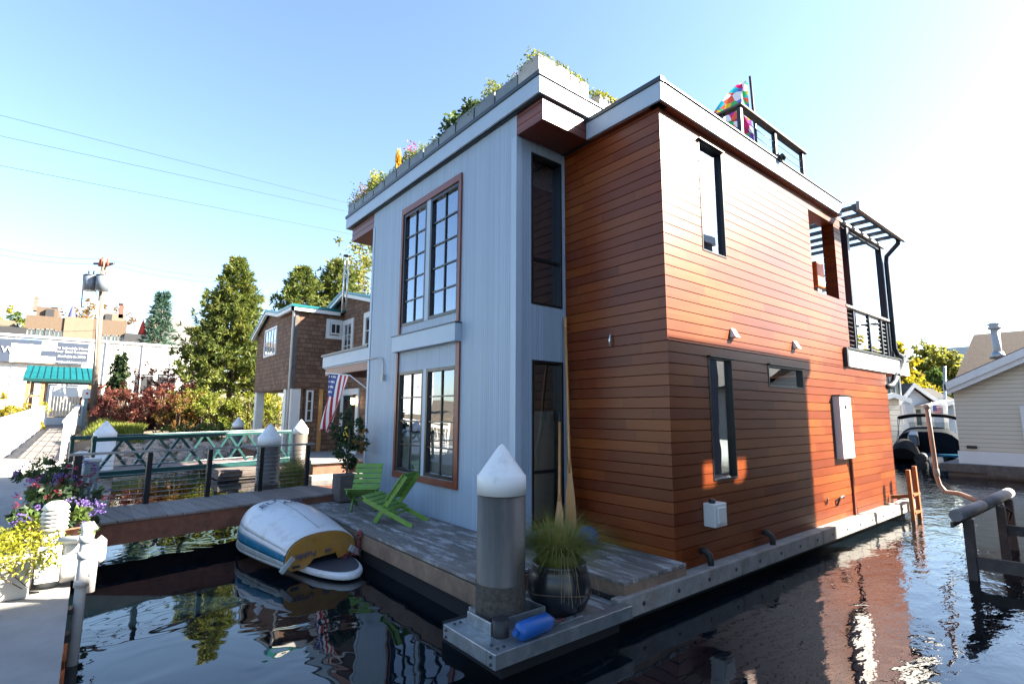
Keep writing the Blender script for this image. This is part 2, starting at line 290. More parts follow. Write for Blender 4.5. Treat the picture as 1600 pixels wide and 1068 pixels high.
voronoi_cloth('patch_cloth', [(.6, .01, .12), (.02, .4, .5), (.7, .45, .03), (.75, .7, .75), (.35, .03, .4), (.05, .4, .12), (.75, .1, .05), (.1, .15, .5)], 8)
voronoi_cloth('harbour_picture', [(.6, .6, .62), (.35, .35, .4), (.7, .62, .5), (.25, .27, .32), (.75, .72, .7), (.4, .3, .22)], 4)
mat('flag_red', (.42, .02, .035), .8); mat('flag_white', (.75, .73, .72), .8); mat('flag_blue', (.03, .05, .2), .8)
mat('picture_sky', (.12, .25, .55), .6)

# ------------------------------------------------------------------ mesh builder
W = {}
class B:
    def __init__(s): s.v = []; s.f = []; s.mi = []; s.cm = 0; s.sm = []
    def face(s, pts, smooth=False):
        i = len(s.v); s.v += [tuple(p) for p in pts]; s.f.append(tuple(range(i, i+len(pts)))); s.mi.append(s.cm); s.sm.append(smooth); return s
    def hexa(s, q):                                   # q: bottom 4 (ccw), top 4
        i = len(s.v); s.v += [tuple(p) for p in q]
        for f in ((3, 2, 1, 0), (4, 5, 6, 7), (0, 1, 5, 4), (1, 2, 6, 5), (2, 3, 7, 6), (3, 0, 4, 7)): s.f.append(tuple(i+k for k in f)); s.mi.append(s.cm); s.sm.append(False)
        return s
    def box(s, x0, y0, z0, x1, y1, z1):
        x0, x1 = sorted((x0, x1)); y0, y1 = sorted((y0, y1)); z0, z1 = sorted((z0, z1))
        return s.hexa([(x0, y0, z0), (x1, y0, z0), (x1, y1, z0), (x0, y1, z0), (x0, y0, z1), (x1, y0, z1), (x1, y1, z1), (x0, y1, z1)])
    def beam(s, p, q, wd, ht, upv=(0, 0, 1)):         # rectangular bar from p to q
        p, q = Vector(p), Vector(q); d = (q-p).normalized(); u = Vector(upv); sd = d.cross(u)
        if sd.length < 1e-4: sd = Vector((1, 0, 0))
        sd.normalize(); u = sd.cross(d); a = sd*wd/2; b = u*ht/2
        return s.hexa([p-a-b, p+a-b, q+a-b, q-a-b, p-a+b, p+a+b, q+a+b, q-a+b])
    def prism(s, poly, d):                            # poly: 3d points, extruded by vector d
        d = Vector(d); P = [Vector(p) for p in poly]; Q = [p+d for p in P]; i = len(s.v); n = len(P)
        s.v += [tuple(p) for p in P+Q]; s.f += [tuple(i+k for k in range(n-1, -1, -1)), tuple(i+n+k for k in range(n))]
        s.f += [(i+k, i+(k+1) % n, i+n+(k+1) % n, i+n+k) for k in range(n)]; s.mi += [s.cm]*(n+2); s.sm += [False]*(n+2); return s
    def tube(s, pts, r, n=8, cap=True, smooth=True):
        pts = [Vector(p) for p in pts]; rr = r if isinstance(r, (list, tuple)) else [r]*len(pts); base = len(s.v); ref = None
        for k, p in enumerate(pts):
            d = (pts[min(k+1, len(pts)-1)]-pts[max(k-1, 0)]).normalized()
            if ref is None: ref = d.orthogonal().normalized()
            ref = (ref-d*ref.dot(d)).normalized(); e = d.cross(ref)
            for j in range(n): a = 2*PI*j/n; s.v.append(tuple(p+(ref*math.cos(a)+e*math.sin(a))*rr[k]))
        for k in range(len(pts)-1):
            for j in range(n): s.f.append((base+k*n+j, base+k*n+(j+1) % n, base+(k+1)*n+(j+1) % n, base+(k+1)*n+j)); s.mi.append(s.cm); s.sm.append(smooth)
        if cap:
            s.f.append(tuple(base+j for j in range(n-1, -1, -1))); s.f.append(tuple(base+(len(pts)-1)*n+j for j in range(n))); s.mi += [s.cm]*2; s.sm += [False]*2
        return s
    def lathe(s, prof, c, n=24, axis=None, smooth=True):
        c = Vector(c); base = len(s.v)
        for (r, z) in prof:
            for j in range(n): a = 2*PI*j/n; s.v.append((c.x+r*math.cos(a), c.y+r*math.sin(a), c.z+z))
        for k in range(len(prof)-1):
            for j in range(n): s.f.append((base+k*n+j, base+k*n+(j+1) % n, base+(k+1)*n+(j+1) % n, base+(k+1)*n+j)); s.mi.append(s.cm); s.sm.append(smooth)
        s.f.append(tuple(base+j for j in range(n-1, -1, -1))); s.f.append(tuple(base+(len(prof)-1)*n+j for j in range(n))); s.mi += [s.cm]*2; s.sm += [False]*2
        return s
    def grid(s, fn, nu, nv, smooth=True):
        base = len(s.v)
        for i in range(nu+1):
            for j in range(nv+1): s.v.append(tuple(fn(i/nu, j/nv)))
        for i in range(nu):
            for j in range(nv): a = base+i*(nv+1)+j; s.f.append((a, a+nv+1, a+nv+2, a+1)); s.mi.append(s.cm); s.sm.append(smooth)
        return s
    def build(s, name, mats, parent=None, bevel=0, solid=0, split=False):
        if split:                                     # every primitive becomes an object of its own
            par = list(range(len(s.v)))
            def fd(a):
                while par[a] != a: a = par[a]
                return a
            for f in s.f:
                for k in f[1:]: par[fd(k)] = fd(f[0])
            gr = {}
            for i, f in enumerate(s.f): gr.setdefault(fd(f[0]), []).append(i)
            for ids in gr.values():
                c = B(); mp = {}
                for i in ids:
                    for k in s.f[i]:
                        if k not in mp: mp[k] = len(c.v); c.v.append(s.v[k])
                    c.f.append(tuple(mp[k] for k in s.f[i])); c.mi.append(s.mi[i]); c.sm.append(s.sm[i])
                o = c.build(name, mats, parent, bevel, solid)
            return o
        me = bpy.data.meshes.new(name); off = W.get(parent, Vector((0, 0, 0))) if parent else Vector((0, 0, 0))
        me.from_pydata([(a-off.x, b-off.y, c-off.z) for a, b, c in s.v], [], s.f)
        for mm in (mats if isinstance(mats, (list, tuple)) else [mats]): me.materials.append(M[mm])
        me.polygons.foreach_set('material_index', s.mi); me.polygons.foreach_set('use_smooth', s.sm); me.update()
        o = bpy.data.objects.new(name, me); COL.objects.link(o)
        if parent: o.parent = parent
        W[o] = off
        if solid: md = o.modifiers.new('solid', 'SOLIDIFY'); md.thickness = solid
        if bevel: md = o.modifiers.new('bevel', 'BEVEL'); md.width = bevel; md.segments = 2; md.limit_method = 'ANGLE'; md.angle_limit = .6
        return o
def thing(name, label, cat, loc=(0, 0, 0), group=None):
    o = bpy.data.objects.new(name, None); COL.objects.link(o); o.location = loc; o.empty_display_size = .2
    o['label'] = label; o['category'] = cat
    if group: o['group'] = group
    W[o] = Vector(loc); return o
def tag(o, label, cat, group=None):
    o['label'] = label; o['category'] = cat
    if group: o['group'] = group
    return o
def struct(o, kind='structure'): o['kind'] = kind; return o
def kids(o): return [c for c in bpy.data.objects if c.parent == o]
def dup(root, loc, label):
    mp = {}
    def rec(o, par):
        c = o.copy(); COL.objects.link(c)
        if par: c.parent = par
        for ch in kids_of[o]: rec(ch, c)
        return c
    global kids_of
    kids_of = {o: kids(o) for o in [root]+kids(root)+[g for k in kids(root) for g in kids(k)]}
    r = rec(root, None); r.location = loc; r['label'] = label; return r
def text(name, s, size, origin, ux, uy, m, parent=None, align='LEFT'):
    cu = bpy.data.curves.new('txt', 'FONT'); cu.body = s; cu.size = size; cu.extrude = .003; cu.align_x = align; cu.resolution_u = 2
    t = bpy.data.objects.new('txt', cu); COL.objects.link(t); bpy.context.view_layer.update()
    me = bpy.data.meshes.new_from_object(t.evaluated_get(bpy.context.evaluated_depsgraph_get())); bpy.data.objects.remove(t)
    ux = Vector(ux).normalized(); uy = Vector(uy); uy = (uy-ux*uy.dot(ux)).normalized(); mtx = Matrix((ux, uy, ux.cross(uy))).transposed().to_4x4(); mtx.translation = Vector(origin)-(W.get(parent, Vector()) if parent else Vector())
    me.transform(mtx); me.materials.clear(); me.materials.append(M[m]); o = bpy.data.objects.new(name, me); COL.objects.link(o)
    if parent: o.parent = parent; W[o] = W[parent]
    return o

# points and boxes on a wall plane. ax 'x': plane x=c facing -x, u is y.  ax 'y': plane y=c facing -y, u is x.  d is outward.
def onp(ax, c, u, z, d): return (c-d, u, z) if ax == 'x' else (u, c-d, z)
def wbox(b, ax, c, u0, u1, z0, z1, d0, d1):
    p, q = onp(ax, c, u0, z0, d0), onp(ax, c, u1, z1, d1); return b.box(*p, *q)
def cells(u0, u1, z0, z1, holes):
    us = sorted({u0, u1, *[min(max(h[i], u0), u1) for h in holes for i in (0, 1)]}); zs = sorted({z0, z1, *[min(max(h[i], z0), z1) for h in holes for i in (2, 3)]})
    for a, b in zip(us, us[1:]):
        for c, d in zip(zs, zs[1:]):
            if not any(h[0] < (a+b)/2 < h[1] and h[2] < (c+d)/2 < h[3] for h in holes): yield a, b, c, d
def flat_wall(b, ax, c, u0, u1, z0, z1, holes):
    for u, v, s, t in cells(u0, u1, z0, z1, holes): b.face([onp(ax, c, u, s, 0), onp(ax, c, v, s, 0), onp(ax, c, v, t, 0), onp(ax, c, u, t, 0)])
def siding(b, ax, c, u0, u1, z0, z1, holes, h=ROWH, off=ROWO, th=.02, gap=.0055):
    r = math.floor((z0-off)/h)
    while off+r*h < z1-.004:
        a, t = max(off+r*h, z0), min(off+(r+1)*h, z1); r += 1
        for u, v, s, e in cells(u0, u1, a, t, holes):
            g0 = gap if abs(s-a) < 1e-6 else 0; g1 = gap if abs(e-t) < 1e-6 else 0
            P = lambda uu, zz, d: onp(ax, c, uu, zz, d)
            b.hexa([P(u, s, 0), P(v, s, 0), P(v, s+g0, th), P(u, s+g0, th), P(u, e, 0), P(v, e, 0), P(v, e-g1, th), P(u, e-g1, th)])
def window(par, ax, c, u0, u1, z0, z1, cols=1, rows=1, fw_=.05, fmat='black_metal', mun=.022, blind=None, depth=.09, proud=.012, glass_d=-.035, split=None, bmat='blind', mmat=None, lite=False):
    """frame > pane, muntin, blind"""
    b = B()
    for q in ((u0, u0+fw_, z0, z1), (u1-fw_, u1, z0, z1), (u0+fw_, u1-fw_, z0, z0+fw_), (u0+fw_, u1-fw_, z1-fw_, z1)): wbox(b, ax, c, *q, -depth, proud)
    f = b.build('window', fmat, par, bevel=0 if lite else .003); f['label'] = f'window'; del f['label']
    a0, a1, b0, b1 = u0+fw_, u1-fw_, z0+fw_, z1-fw_
    q = [onp(ax, c, a0, b0, glass_d), onp(ax, c, a1, b0, glass_d), onp(ax, c, a1, b1, glass_d), onp(ax, c, a0, b1, glass_d)]; g = B(); g.face(q if ax == 'y' else q[::-1]); g.build('pane', 'glass', f)
    if cols*rows > 1 or split:
        k = B()
        for i in range(1, cols): u = a0+(a1-a0)*i/cols; wbox(k, ax, c, u-mun/2, u+mun/2, b0, b1, glass_d+.002, glass_d+.022)
        for i in range(1, rows): z = b0+(b1-b0)*i/rows; wbox(k, ax, c, a0, a1, z-mun/2, z+mun/2, glass_d+.003, glass_d+.021)
        if split: wbox(k, ax, c, a0, a1, split-mun, split+mun, glass_d+.003, glass_d+.025)
        k.build('muntin', mmat or fmat, f)
    if blind:
        k = B(); z = blind[0]
        while z < blind[1]-.01: 
            p = [onp(ax, c, a0+.01, z, glass_d-.05), onp(ax, c, a1-.01, z, glass_d-.05), onp(ax, c, a1-.01, z+.024, glass_d-.075), onp(ax, c, a0+.01, z+.024, glass_d-.075)]; k.face(p); z += .026
        k.build('blind', bmat, f)
    return f

# ------------------------------------------------------------------ foliage
def leafq(b, p, d, nrm, ln, wd):
    d = d.normalized(); s = d.cross(nrm)
    if s.length < 1e-3: s = d.orthogonal()
    s = s.normalized()*wd/2; m_ = p+d*ln*.5
    b.face([p, m_+s, p+d*ln, m_-s])
def rv(R): 
    while True:
        v = Vector((R.uniform(-1, 1), R.uniform(-1, 1), R.uniform(-1, 1)))
        if .05 < v.length < 1: return v.normalized()
def crown(b, blobs, n, size, R, droop=0.0, hollow=.55):
    vol = [x[1][0]*x[1][1]*x[1][2] for x in blobs]; vol = [v**.75 for v in vol]
    cl = []
    for _ in range(max(6, n//30)):
        c, r = R.choices(blobs, vol)[0]; v = rv(R)*(R.uniform(hollow, 1.05)); cl.append((Vector(c)+Vector((v.x*r[0], v.y*r[1], v.z*r[2])), min(r)*R.uniform(.12, .3), v))
    for i in range(n):
        c, rr, v = R.choice(cl); p = c+rv(R)*rr*R.random()**.4; d = rv(R)+v*.6+Vector((0, 0, -droop)); leafq(b, p, d, rv(R), size*R.uniform(.6, 1.4), size*R.uniform(.4, .75))
def limbs(b, base, h, r, R, n=5, spread=.5, start=.35):
    base = Vector(base); top = base+Vector((R.uniform(-.05, .05)*h, R.uniform(-.05, .05)*h, h)); mid = base.lerp(top, .5)+Vector((R.uniform(-.04, .04)*h, R.uniform(-.04, .04)*h, 0))
    b.tube([base, mid, top], [r, r*.65, r*.2], 7)
    for i in range(n):
        t = R.uniform(start, .9); p = base.lerp(top, t); a = R.uniform(0, 2*PI); L = h*spread*(1.1-t)
        q = p+Vector((math.cos(a)*L, math.sin(a)*L, L*R.uniform(.3, .8))); b.tube([p, p.lerp(q, .5)+Vector((0, 0, .04*h)), q], [r*.4*(1.1-t), r*.25*(1.1-t), .01], 5)
def tree(name, label, base, h, blobs, n, size, leaf, seed, group=None, cat='tree', tr=.12, droop=0, nl=6):
    R = random.Random(seed); o = thing(name, label, cat, base, group); base = Vector(base)
    t = B(); limbs(t, base, h*.8, tr, R, nl); t.build('trunk', 'bark', o)
    c = B(); crown(c, [(base+Vector(p), r) for p, r in blobs], n, size, R, droop); c.build('crown', leaf, o); return o
def bush(name, label, base, blobs, n, size, leaf, seed, group=None, cat='bush', droop=0):
    R = random.Random(seed); o = thing(name, label, cat, base, group); base = Vector(base)
    t = B()
    for (p, r) in blobs:
        q = base+Vector(p)
        for k in range(4): e = q+Vector((R.uniform(-.6, .6)*r[0], R.uniform(-.6, .6)*r[1], R.uniform(-.2, .5)*r[2])); t.tube([Vector((q.x+R.uniform(-.2, .2), q.y+R.uniform(-.2, .2), base.z)), (q+e)/2, e], [.035, .022, .008], 5)
    t.build('stem', 'bark', o)
    c = B(); crown(c, [(base+Vector(p), r) for p, r in blobs], n, size, R, droop); c.build('foliage', leaf, o); return o
def conifer(name, label, base, h, rad, seed, leaf, nb=150, needles=9, tuft=.42, group=None, low=.1, upc=.35, shape=.85, irr=(.5, 1.22)):
    R = random.Random(seed); o = thing(name, label, 'tree', base, group); base = Vector(base)
    t = B(); t.tube([base, base+Vector((.05*rad, 0, h*.5)), base+Vector((0, 0, h))], [h*.018, h*.011, .015], 8); c = B()
    for i in range(nb):
        f = low+(1-low)*(i/nb)**.9; f = min(.985, f+R.uniform(-.015, .015)); L = rad*((1-f)**shape)*R.uniform(*irr)+.12; a = i*2.39996+R.uniform(-.3, .3)
        p = base+Vector((0, 0, h*f)); out = Vector((math.cos(a), math.sin(a), 0)); pts = [p+out*L*k/4+Vector((0, 0, L*(-.06*k+upc*.09*k*k*.5))) for k in range(5)]
        t.tube(pts, [max(.006, h*.005*(1-f)*(1-k/5)+.006) for k in range(5)], 4)
        m_ = max(3, int(L*4.2/tuft*.55))
        for k in range(m_):
            s = .3+.7*(k+R.random())/m_; j = min(3, int(s*4)); q = pts[j].lerp(pts[j+1], s*4-j)+Vector((R.uniform(-1, 1), R.uniform(-1, 1), R.uniform(-.35, .55)))*L*.13
            dr = (out*1.0+Vector((R.uniform(-.5, .5), R.uniform(-.5, .5), .45))).normalized()
            for e in range(needles): d = dr*R.uniform(.5, 1)+rv(R)*.75; leafq(c, q+dr*R.uniform(-.1, .25)*tuft, d, rv(R), tuft*R.uniform(.5, 1), tuft*.17)
    t.build('trunk', 'bark', o); c.build('crown', leaf, o); return o
def grass(b, c, n, L, R, spread=.5, r0=.08, wd=.006):
    c = Vector(c)
    for i in range(n):
        a = R.uniform(0, 2*PI); s = c+Vector((math.cos(a), math.sin(a), 0))*r0*R.random()**.5; lean = R.random()**.7*spread*1.5; ll = L*R.uniform(.55, 1.1); o = Vector((math.cos(a+R.uniform(-.4, .4)), math.sin(a+R.uniform(-.4, .4)), 0)); sd = o.cross(Vector((0, 0, 1)))*wd
        pts = [s+Vector((0, 0, 1))*ll*(t-.42*lean*t*t*t)+o*ll*lean*t*t*.8 for t in (0, .35, .7, 1)]
        for k in range(3): w0, w1 = 1-k/3.2, 1-(k+1)/3.2; b.face([pts[k]-sd*w0, pts[k]+sd*w0, pts[k+1]+sd*w1, pts[k+1]-sd*w1])

# ================================================================== SETTING
b = B(); b.face([(-600, -600, 0), (900, -600, 0), (900, 900, 0), (-600, 900, 0)]); struct(b.build('water', 'water'))
def shore(x, y):                                        # signed distance inland, north-west shore and far east shore
    d1 = (y-25.5-.62*max(0, x-1)+.25*min(0, x+3))*.85; d2 = x-58-.2*y*0
    if x > 30: d1 = min(d1, y-44+(x-30)*-.2)
    return max(d1, d2*.8)
def gz(x, y):
    d = shore(x, y); 
    if d < 0: return max(-1.5, d*.35)
    if y < 47 and x < 1: k = max(0, min(1, x+.4)); k = k*k*(3-2*k); return (1-k)*min(.3, d*.3)+k*(min(1.1, d*.3)+max(0, d-5)*.045)
    return min(1.1, d*.3)+max(0, d-5)*.045
b = B(); N = 130
def gp(u, v):
    x = -260+ (u**1.0)*760; y = -160+v*760
    x = -300+900*(u-.33)**3*3+ (u-.33)*300+300; y = -200+ 900*(v-.3)**3*2.2+(v-.3)*260+230
    return (x, y, gz(x, y)+.06*math.sin(x*1.7)*math.cos(y*1.3))
b.grid(gp, N, N); struct(b.build('ground', 'soil'))

# concrete dock the photographer stands on
b = B(); b.box(-6, -4, .22, 0, 21.9, .5); b.box(-5.9, -4, -.25, -.12, 21.9, .22)
for y in (1.2, 7.4, 13.6, 19.8): b.box(-6, y, .5, -.0, y+.015, .502)
for y in range(-3, 22, 4): b.box(-.05, y, -.35, .0, y+.3, .22)
tag(b.build('dock', 'concrete', bevel=.012), 'pale concrete dock along the water beside the dinghy, half in shadow', 'dock')

# ================================================================== RED AND GREY HOUSEBOAT
XG, YG, XR, YR = 4.41, 5.37, 5.369, 3.633               # grey front plane, grey side plane, red front plane, red side plane
H = thing('houseboat', 'two storey modern houseboat, pale grey panelled front and dark red cedar cladding', 'houseboat', (9, 6, 0))
YL, ZT = 10.23, 6.40                                    # left end of the grey block, underside of grey roof
up_w = [(6.83, 7.77, 3.70, 5.89), (7.90, 8.78, 3.70, 5.89)]; lo_w = [(6.83, 7.77, 1.07, 2.845), (7.87, 8.80, 1.07, 2.845)]
sd_w = [(4.685, 5.297, 3.634, 5.905), (4.70, 5.30, .55, 2.842)]
b = B()
flat_wall(b, 'x', XG, YG, YL, .40, 6.42, up_w+lo_w)
flat_wall(b, 'y', YG, XG, XR+.05, .40, 6.42, sd_w)
b.face([(XG, YL, .4), (XG, YL, 6.42), (8.6, YL, 6.42), (8.6, YL, .4)])
b.build('painted_wall', 'painted_grooves', H)
b = B()                                                 # inner lining so the rooms behind the glass are rooms
b.box(6.9, 5.45, .4, 6.95, 10.1, 6.4); b.box(4.45, 5.6, 3.1, 6.9, 10.15, 3.3); b.box(4.45, 5.45, .4, 6.9, 10.15, .46)
b.build('interior_wall', 'interior_wall', H)
b = B(); b.box(5.34, 5.42, .5, 5.40, 10, 3.05); b.box(5.36, 5.42, 3.3, 5.40, 6.6, 6.3)
b.build('interior_partition', 'interior_wood', H)
for i, q in enumerate(up_w): window(H, 'x', XG, *q, cols=2, rows=5, fw_=.055, blind=(5.45, 5.83), depth=.12)
for i, q in enumerate(lo_w): window(H, 'x', XG, *q, cols=2, rows=4, fw_=.055, blind=(1.13, 1.75), depth=.12)
f = window(H, 'y', YG, *sd_w[0], fw_=.035, split=4.33, blind=(5.48, 5.86), depth=.14, glass_d=-.085)
f = window(H, 'y', YG, *sd_w[1], fw_=.035, split=1.30, blind=(.65, 2.12), depth=.14, glass_d=-.085)
# cedar surround of the front windows
b = B()
wbox(b, 'x', XG, 6.76, 8.85, 5.90, 6.02, 0, .035)
for a, c in ((6.755, 6.825), (8.785, 8.855)): wbox(b, 'x', XG, a, c, 3.54, 5.90, 0, .034)
for a, c in ((6.72, 6.825), (8.81, 8.88)): wbox(b, 'x', XG, a, c, 1.06, 3.21, 0, .034)
wbox(b, 'x', XG, 6.72, 8.88, .955, 1.06, 0, .04)
b.build('window_surround', 'brown_trim', H, bevel=.004)
b = B(); wbox(b, 'x', XG, 6.72, 8.9, 3.215, 3.505, 0, .12); b.build('window_ledge', 'painted_trim', H, bevel=.005)
b = B(); wbox(b, 'x', XG, 6.70, 8.92, 3.505, 3.52, 0, .135); b.build('ledge_flashing', 'dark_edge', H)
b = B(); wbox(b, 'x', XG, 7.772, 7.868, 1.06, 2.86, 0, .012); wbox(b, 'x', XG, 7.772, 7.898, 3.70, 5.90, 0, .012); b.build('mullion', 'painted_trim', H, split=True)
b = B(); wbox(b, 'x', XG, YG, YG+.1, .42, 6.05, 0, .012); wbox(b, 'x', XG, YL-.09, YL, .42, 6.05, 0, .012); wbox(b, 'y', YG, XG-.012, XG+.09, .42, 6.05, 0, .012); b.build('corner_board', 'painted_trim', H, split=True)
# grey roof
b = B(); b.box(4.36, 4.81, 6.38, 8.6, 11.55, 6.58); b.build('roof', 'dark_edge', H)
b = B()
b.box(4.31, 4.77, 6.40, 4.345, 11.62, 6.65); b.box(4.345, 4.77, 6.40, 7.5, 4.805, 6.65); b.box(4.345, 11.585, 6.40, 8, 11.62, 6.65)
b.build('fascia', 'painted_trim', H, bevel=.003)
b = B(); b.box(4.29, 4.75, 6.65, 4.40, 11.64, 6.715); b.box(4.40, 4.75, 6.65, 7.5, 4.82, 6.68); b.build('drip_edge', 'dark_edge', H, bevel=.003)
b = B()                                                 # cedar boxes under the overhangs
siding(b, 'y', 4.835, 4.43, XR-.02, 6.06, 6.38, [], h=.13, off=6.06); siding(b, 'x', 4.43, 4.815, YG+.0, 6.06, 6.38, [], h=.13, off=6.06)
b.box(4.435, 4.84, 6.062, XR-.02, YG-.02, 6.36)
b.build('soffit_box', 'soffit_cedar', H); b = B(); siding(b, 'x', 4.43, YL+.002, 11.45, 6.06, 6.38, [], h=.13, off=6.06); b.box(4.435, YL+.002, 6.062, 7.5, 11.44, 6.36)
b.build('soffit_box', 'soffit_cedar', H)
# entry canopy on the left end
b = B(); b.box(4.44, YL+.02, 3.17, 7, 12.98, 3.2); b.box(4.41, YL+.02, 3.2, 7, 13.0, 3.47); b.build('entry_canopy', 'painted_trim', H, bevel=.004)
b = B(); b.box(4.38, YL+.02, 3.47, 7, 13.05, 3.52); b.build('canopy_edge', 'dark_edge', H)
b = B(); b.box(4.46, YL+.02, 3.0, 4.5, 12.9, 3.17); b.box(4.5, 12.86, 3.0, 7, 12.9, 3.17); b.build('canopy_trim', 'salmon_trim', H, split=True)
b = B(); b.tube([(4.385, 10.25, 3.19), (4.385, 9.72, 3.2), (4.39, 9.52, 3.17), (4.39, 9.44, 3.05), (4.39, 9.42, 2.8)], .011, 6); b.box(4.35, 9.38, 2.72, 4.41, 9.46, 2.84); b.build('conduit', 'pipe_grey', H)
# red body: front wall, long side wall
b = B(); siding(b, 'x', XR+.02, YR-.0, YG, .30, 6.1, []); b.build('cedar_front_wall', 'cedar', H)
w_up = (6.262, 6.888, 4.31, 5.91); w_lo = (6.264, 6.875, 1.255, 2.856); w_sl = (7.95, 9.20, 2.517, 2.858); opening = (9.93, 11.14, 4.33, 5.86)
XE, XU, XB = 13.52, 11.48, 11.22                        # end of lower wall, end of upper wall, where the balcony fascia starts
b = B()
siding(b, 'y', YR+.02, XR+.0202, XU, 3.03, 6.1, [w_up, opening]); siding(b, 'y', YR+.02, XR+.0202, XE, .30, 3.03, [w_lo, w_sl])
b.build('cedar_side_wall', 'cedar', H)
b = B()                                                 # sheathing behind the boards, closes the body
b.box(XR+.022, YR+.022, .3, XR+.06, YG, 6.2)
for u, v, s, t in cells(XR+.022, XU-.02, 3.03, 6.15, [w_up, opening]): b.box(u, YR+.021, s, v, YR+.06, t)
for u, v, s, t in cells(XR+.022, XE-.01, .30, 3.03, [w_lo, w_sl]): b.box(u, YR+.021, s, v, YR+.06, t)
b.box(XE-.05, YR+.06, .3, XE-.01, 10.2, 3.0); b.box(9.66, YR+.06, 3.2, 9.7, 10.2, 6.2); b.box(8.6, 10.16, .3, XE-.05, 10.2, 3.1); b.box(8.6, 10.16, 3.1, 9.7, 10.2, 6.2)
b.build('sheathing', 'dark', H)
b = B(); siding(b, 'x', XE, 0, 0, 0, 0, []); 
P = lambda y0, z0: None
z = .3
while z < 2.98: b.box(XE-.01, YR+.0, z+.003, XE+.01, 9.0, z+.133); z += ROWH
b.build('cedar_end_wall', 'cedar', H)
# thick reveal of the screen opening
b = B(); o = opening
for i in range(12):
    z0 = o[2]+(o[3]-o[2])*i/12; b.box(o[1]-.006, YR+.02, z0, o[1]+.012, YR+.22, z0+(o[3]-o[2])/12-.008)
b.box(o[0]-.012, YR+.02, o[2], o[0]+.006, YR+.22, o[3]); b.box(o[0], YR+.02, o[3]-.006, o[1], YR+.22, o[3]+.012); b.box(o[0], YR+.02, o[2]-.012, o[1], YR+.22, o[2]+.006)
b.box(o[1]+.013, YR+.03, 3.4, XU-.01, YR+.21, 6.05)
b.build('opening_reveal', 'cedar', H)
for q, bl in ((w_up, (4.38, 5.84)), (w_lo, (1.32, 2.8))): 
    f = window(H, 'y', YR, *q, fw_=.022, depth=.1, glass_d=-.05, proud=.008, blind=bl)
    k = B(); wbox(k, 'y', YR, q[0]-.015, q[1]+.02, q[3], q[3]+.018, -.02, .045); k.build('drip_cap', 'black_metal', f)
f = window(H, 'y', YR, *w_sl, fw_=.03, depth=.1, glass_d=-.045, proud=.008); k = B(); wbox(k, 'y', YR, w_sl[0]-.015, w_sl[1]+.02, w_sl[3], w_sl[3]+.018, -.02, .045); k.build('drip_cap', 'black_metal', f)
b = B(); b.box(6.1, 4.6, .5, 9.3, 4.65, 6.0); b.build('interior_wall', 'interior_wall', H)
# red roof
b = B(); b.box(5.30, 3.56, 6.06, 11.2, 10.2, 6.25); b.build('roof', 'dark_edge', H)
b = B(); b.box(5.30, 3.565, 6.045, 11.3, YR+.1, 6.06); b.box(5.30, 3.57, 6.045, XR+.1, 4.79, 6.06); b.box(9.7, YR+.1, 6.0, 11.25, 10, 6.05); b.build('soffit', 'soffit_cedar', H)
b = B(); b.box(5.265, 3.53, 6.06, 5.30, 4.81, 6.315); b.box(5.30, 3.53, 6.06, 11.36, 3.565, 6.315); b.box(11.325, 3.565, 6.06, 11.36, 10, 6.315); b.box(5.30, 4.775, 6.06, 6.2, 4.81, 6.315); b.build('fascia', 'painted_trim', H, bevel=.003)
b = B(); b.box(5.245, 3.51, 6.315, 5.34, 4.83, 6.375); b.box(5.34, 3.51, 6.325, 11.38, 3.58, 6.35); b.box(5.34, 4.76, 6.315, 7, 4.83, 6.375); b.build('drip_edge', 'dark_edge', H, bevel=.003)
# roof deck railing
b = B()
for x, y in ((8.3, 4.0), (8.3, 4.32), (9.6, 4.0), (10.82, 4.0)): b.box(x-.035, y-.035, 6.25, x+.035, y+.035, 7.40)
for z in (6.6, 6.75, 6.9, 7.05, 7.2): b.tube([(8.3, 4.0, z), (10.82, 4.0, z)], .006, 5); b.tube([(8.3, 4.0, z), (8.3, 5.2, z)], .006, 5)
b.box(8.265, 5.2, 6.25, 8.335, 5.27, 7.4)
b.build('roof_railing', 'black_metal', H)
b = B(); b.box(8.23, 3.93, 7.40, 10.95, 4.07, 7.44); b.box(8.23, 4.07, 7.40, 8.37, 5.3, 7.44); b.build('roof_rail_cap', 'grey_wood', H, bevel=.004)
b = B(); b.tube([(8.62, 3.5, 6.36), (8.62, 3.44, 6.40)], [.07, .05], 10); b.box(8.55, 3.50, 6.33, 8.7, 3.6, 6.43); b.build('roof_light', 'black_metal', H)
# balcony
b = B(); b.box(XB, 3.59, 3.03, 15.15, 3.63, 3.37); b.box(15.11, 3.63, 3.03, 15.15, 9, 3.37); b.build('balcony_fascia', 'trim_white', H, bevel=.004, split=True)
b = B(); b.box(XB-.1, 3.57, 3.02, XB, 3.66, 3.39); b.box(XB, 3.56, 3.372, 15.18, 3.70, 3.40); b.build('balcony_edge', 'dark_edge', H)
b = B(); b.box(9.72, 3.7, 3.2, 15.1, 9, 3.37); b.build('balcony_deck', 'grey_wood', H)
b = B()
for x in (12.02, 12.87, 13.66, 14.02, 14.4): b.box(x-.03, 3.66, 3.37, x+.03, 3.72, 4.24)
for y in (4.6, 5.6, 6.6, 7.6): b.box(14.37, y, 3.37, 14.43, y+.06, 4.24)
b.build('balcony_post', 'navy_metal', H, split=True)
b = B()
for k in range(8): z = 3.5+k*.092; b.tube([(XU+.0, 3.69, z), (14.4, 3.69, z)], .006, 5); b.tube([(14.4, 3.69, z), (14.4, 8, z)], .006, 5)
b.build('balcony_cable', 'galvanised', H, split=True)
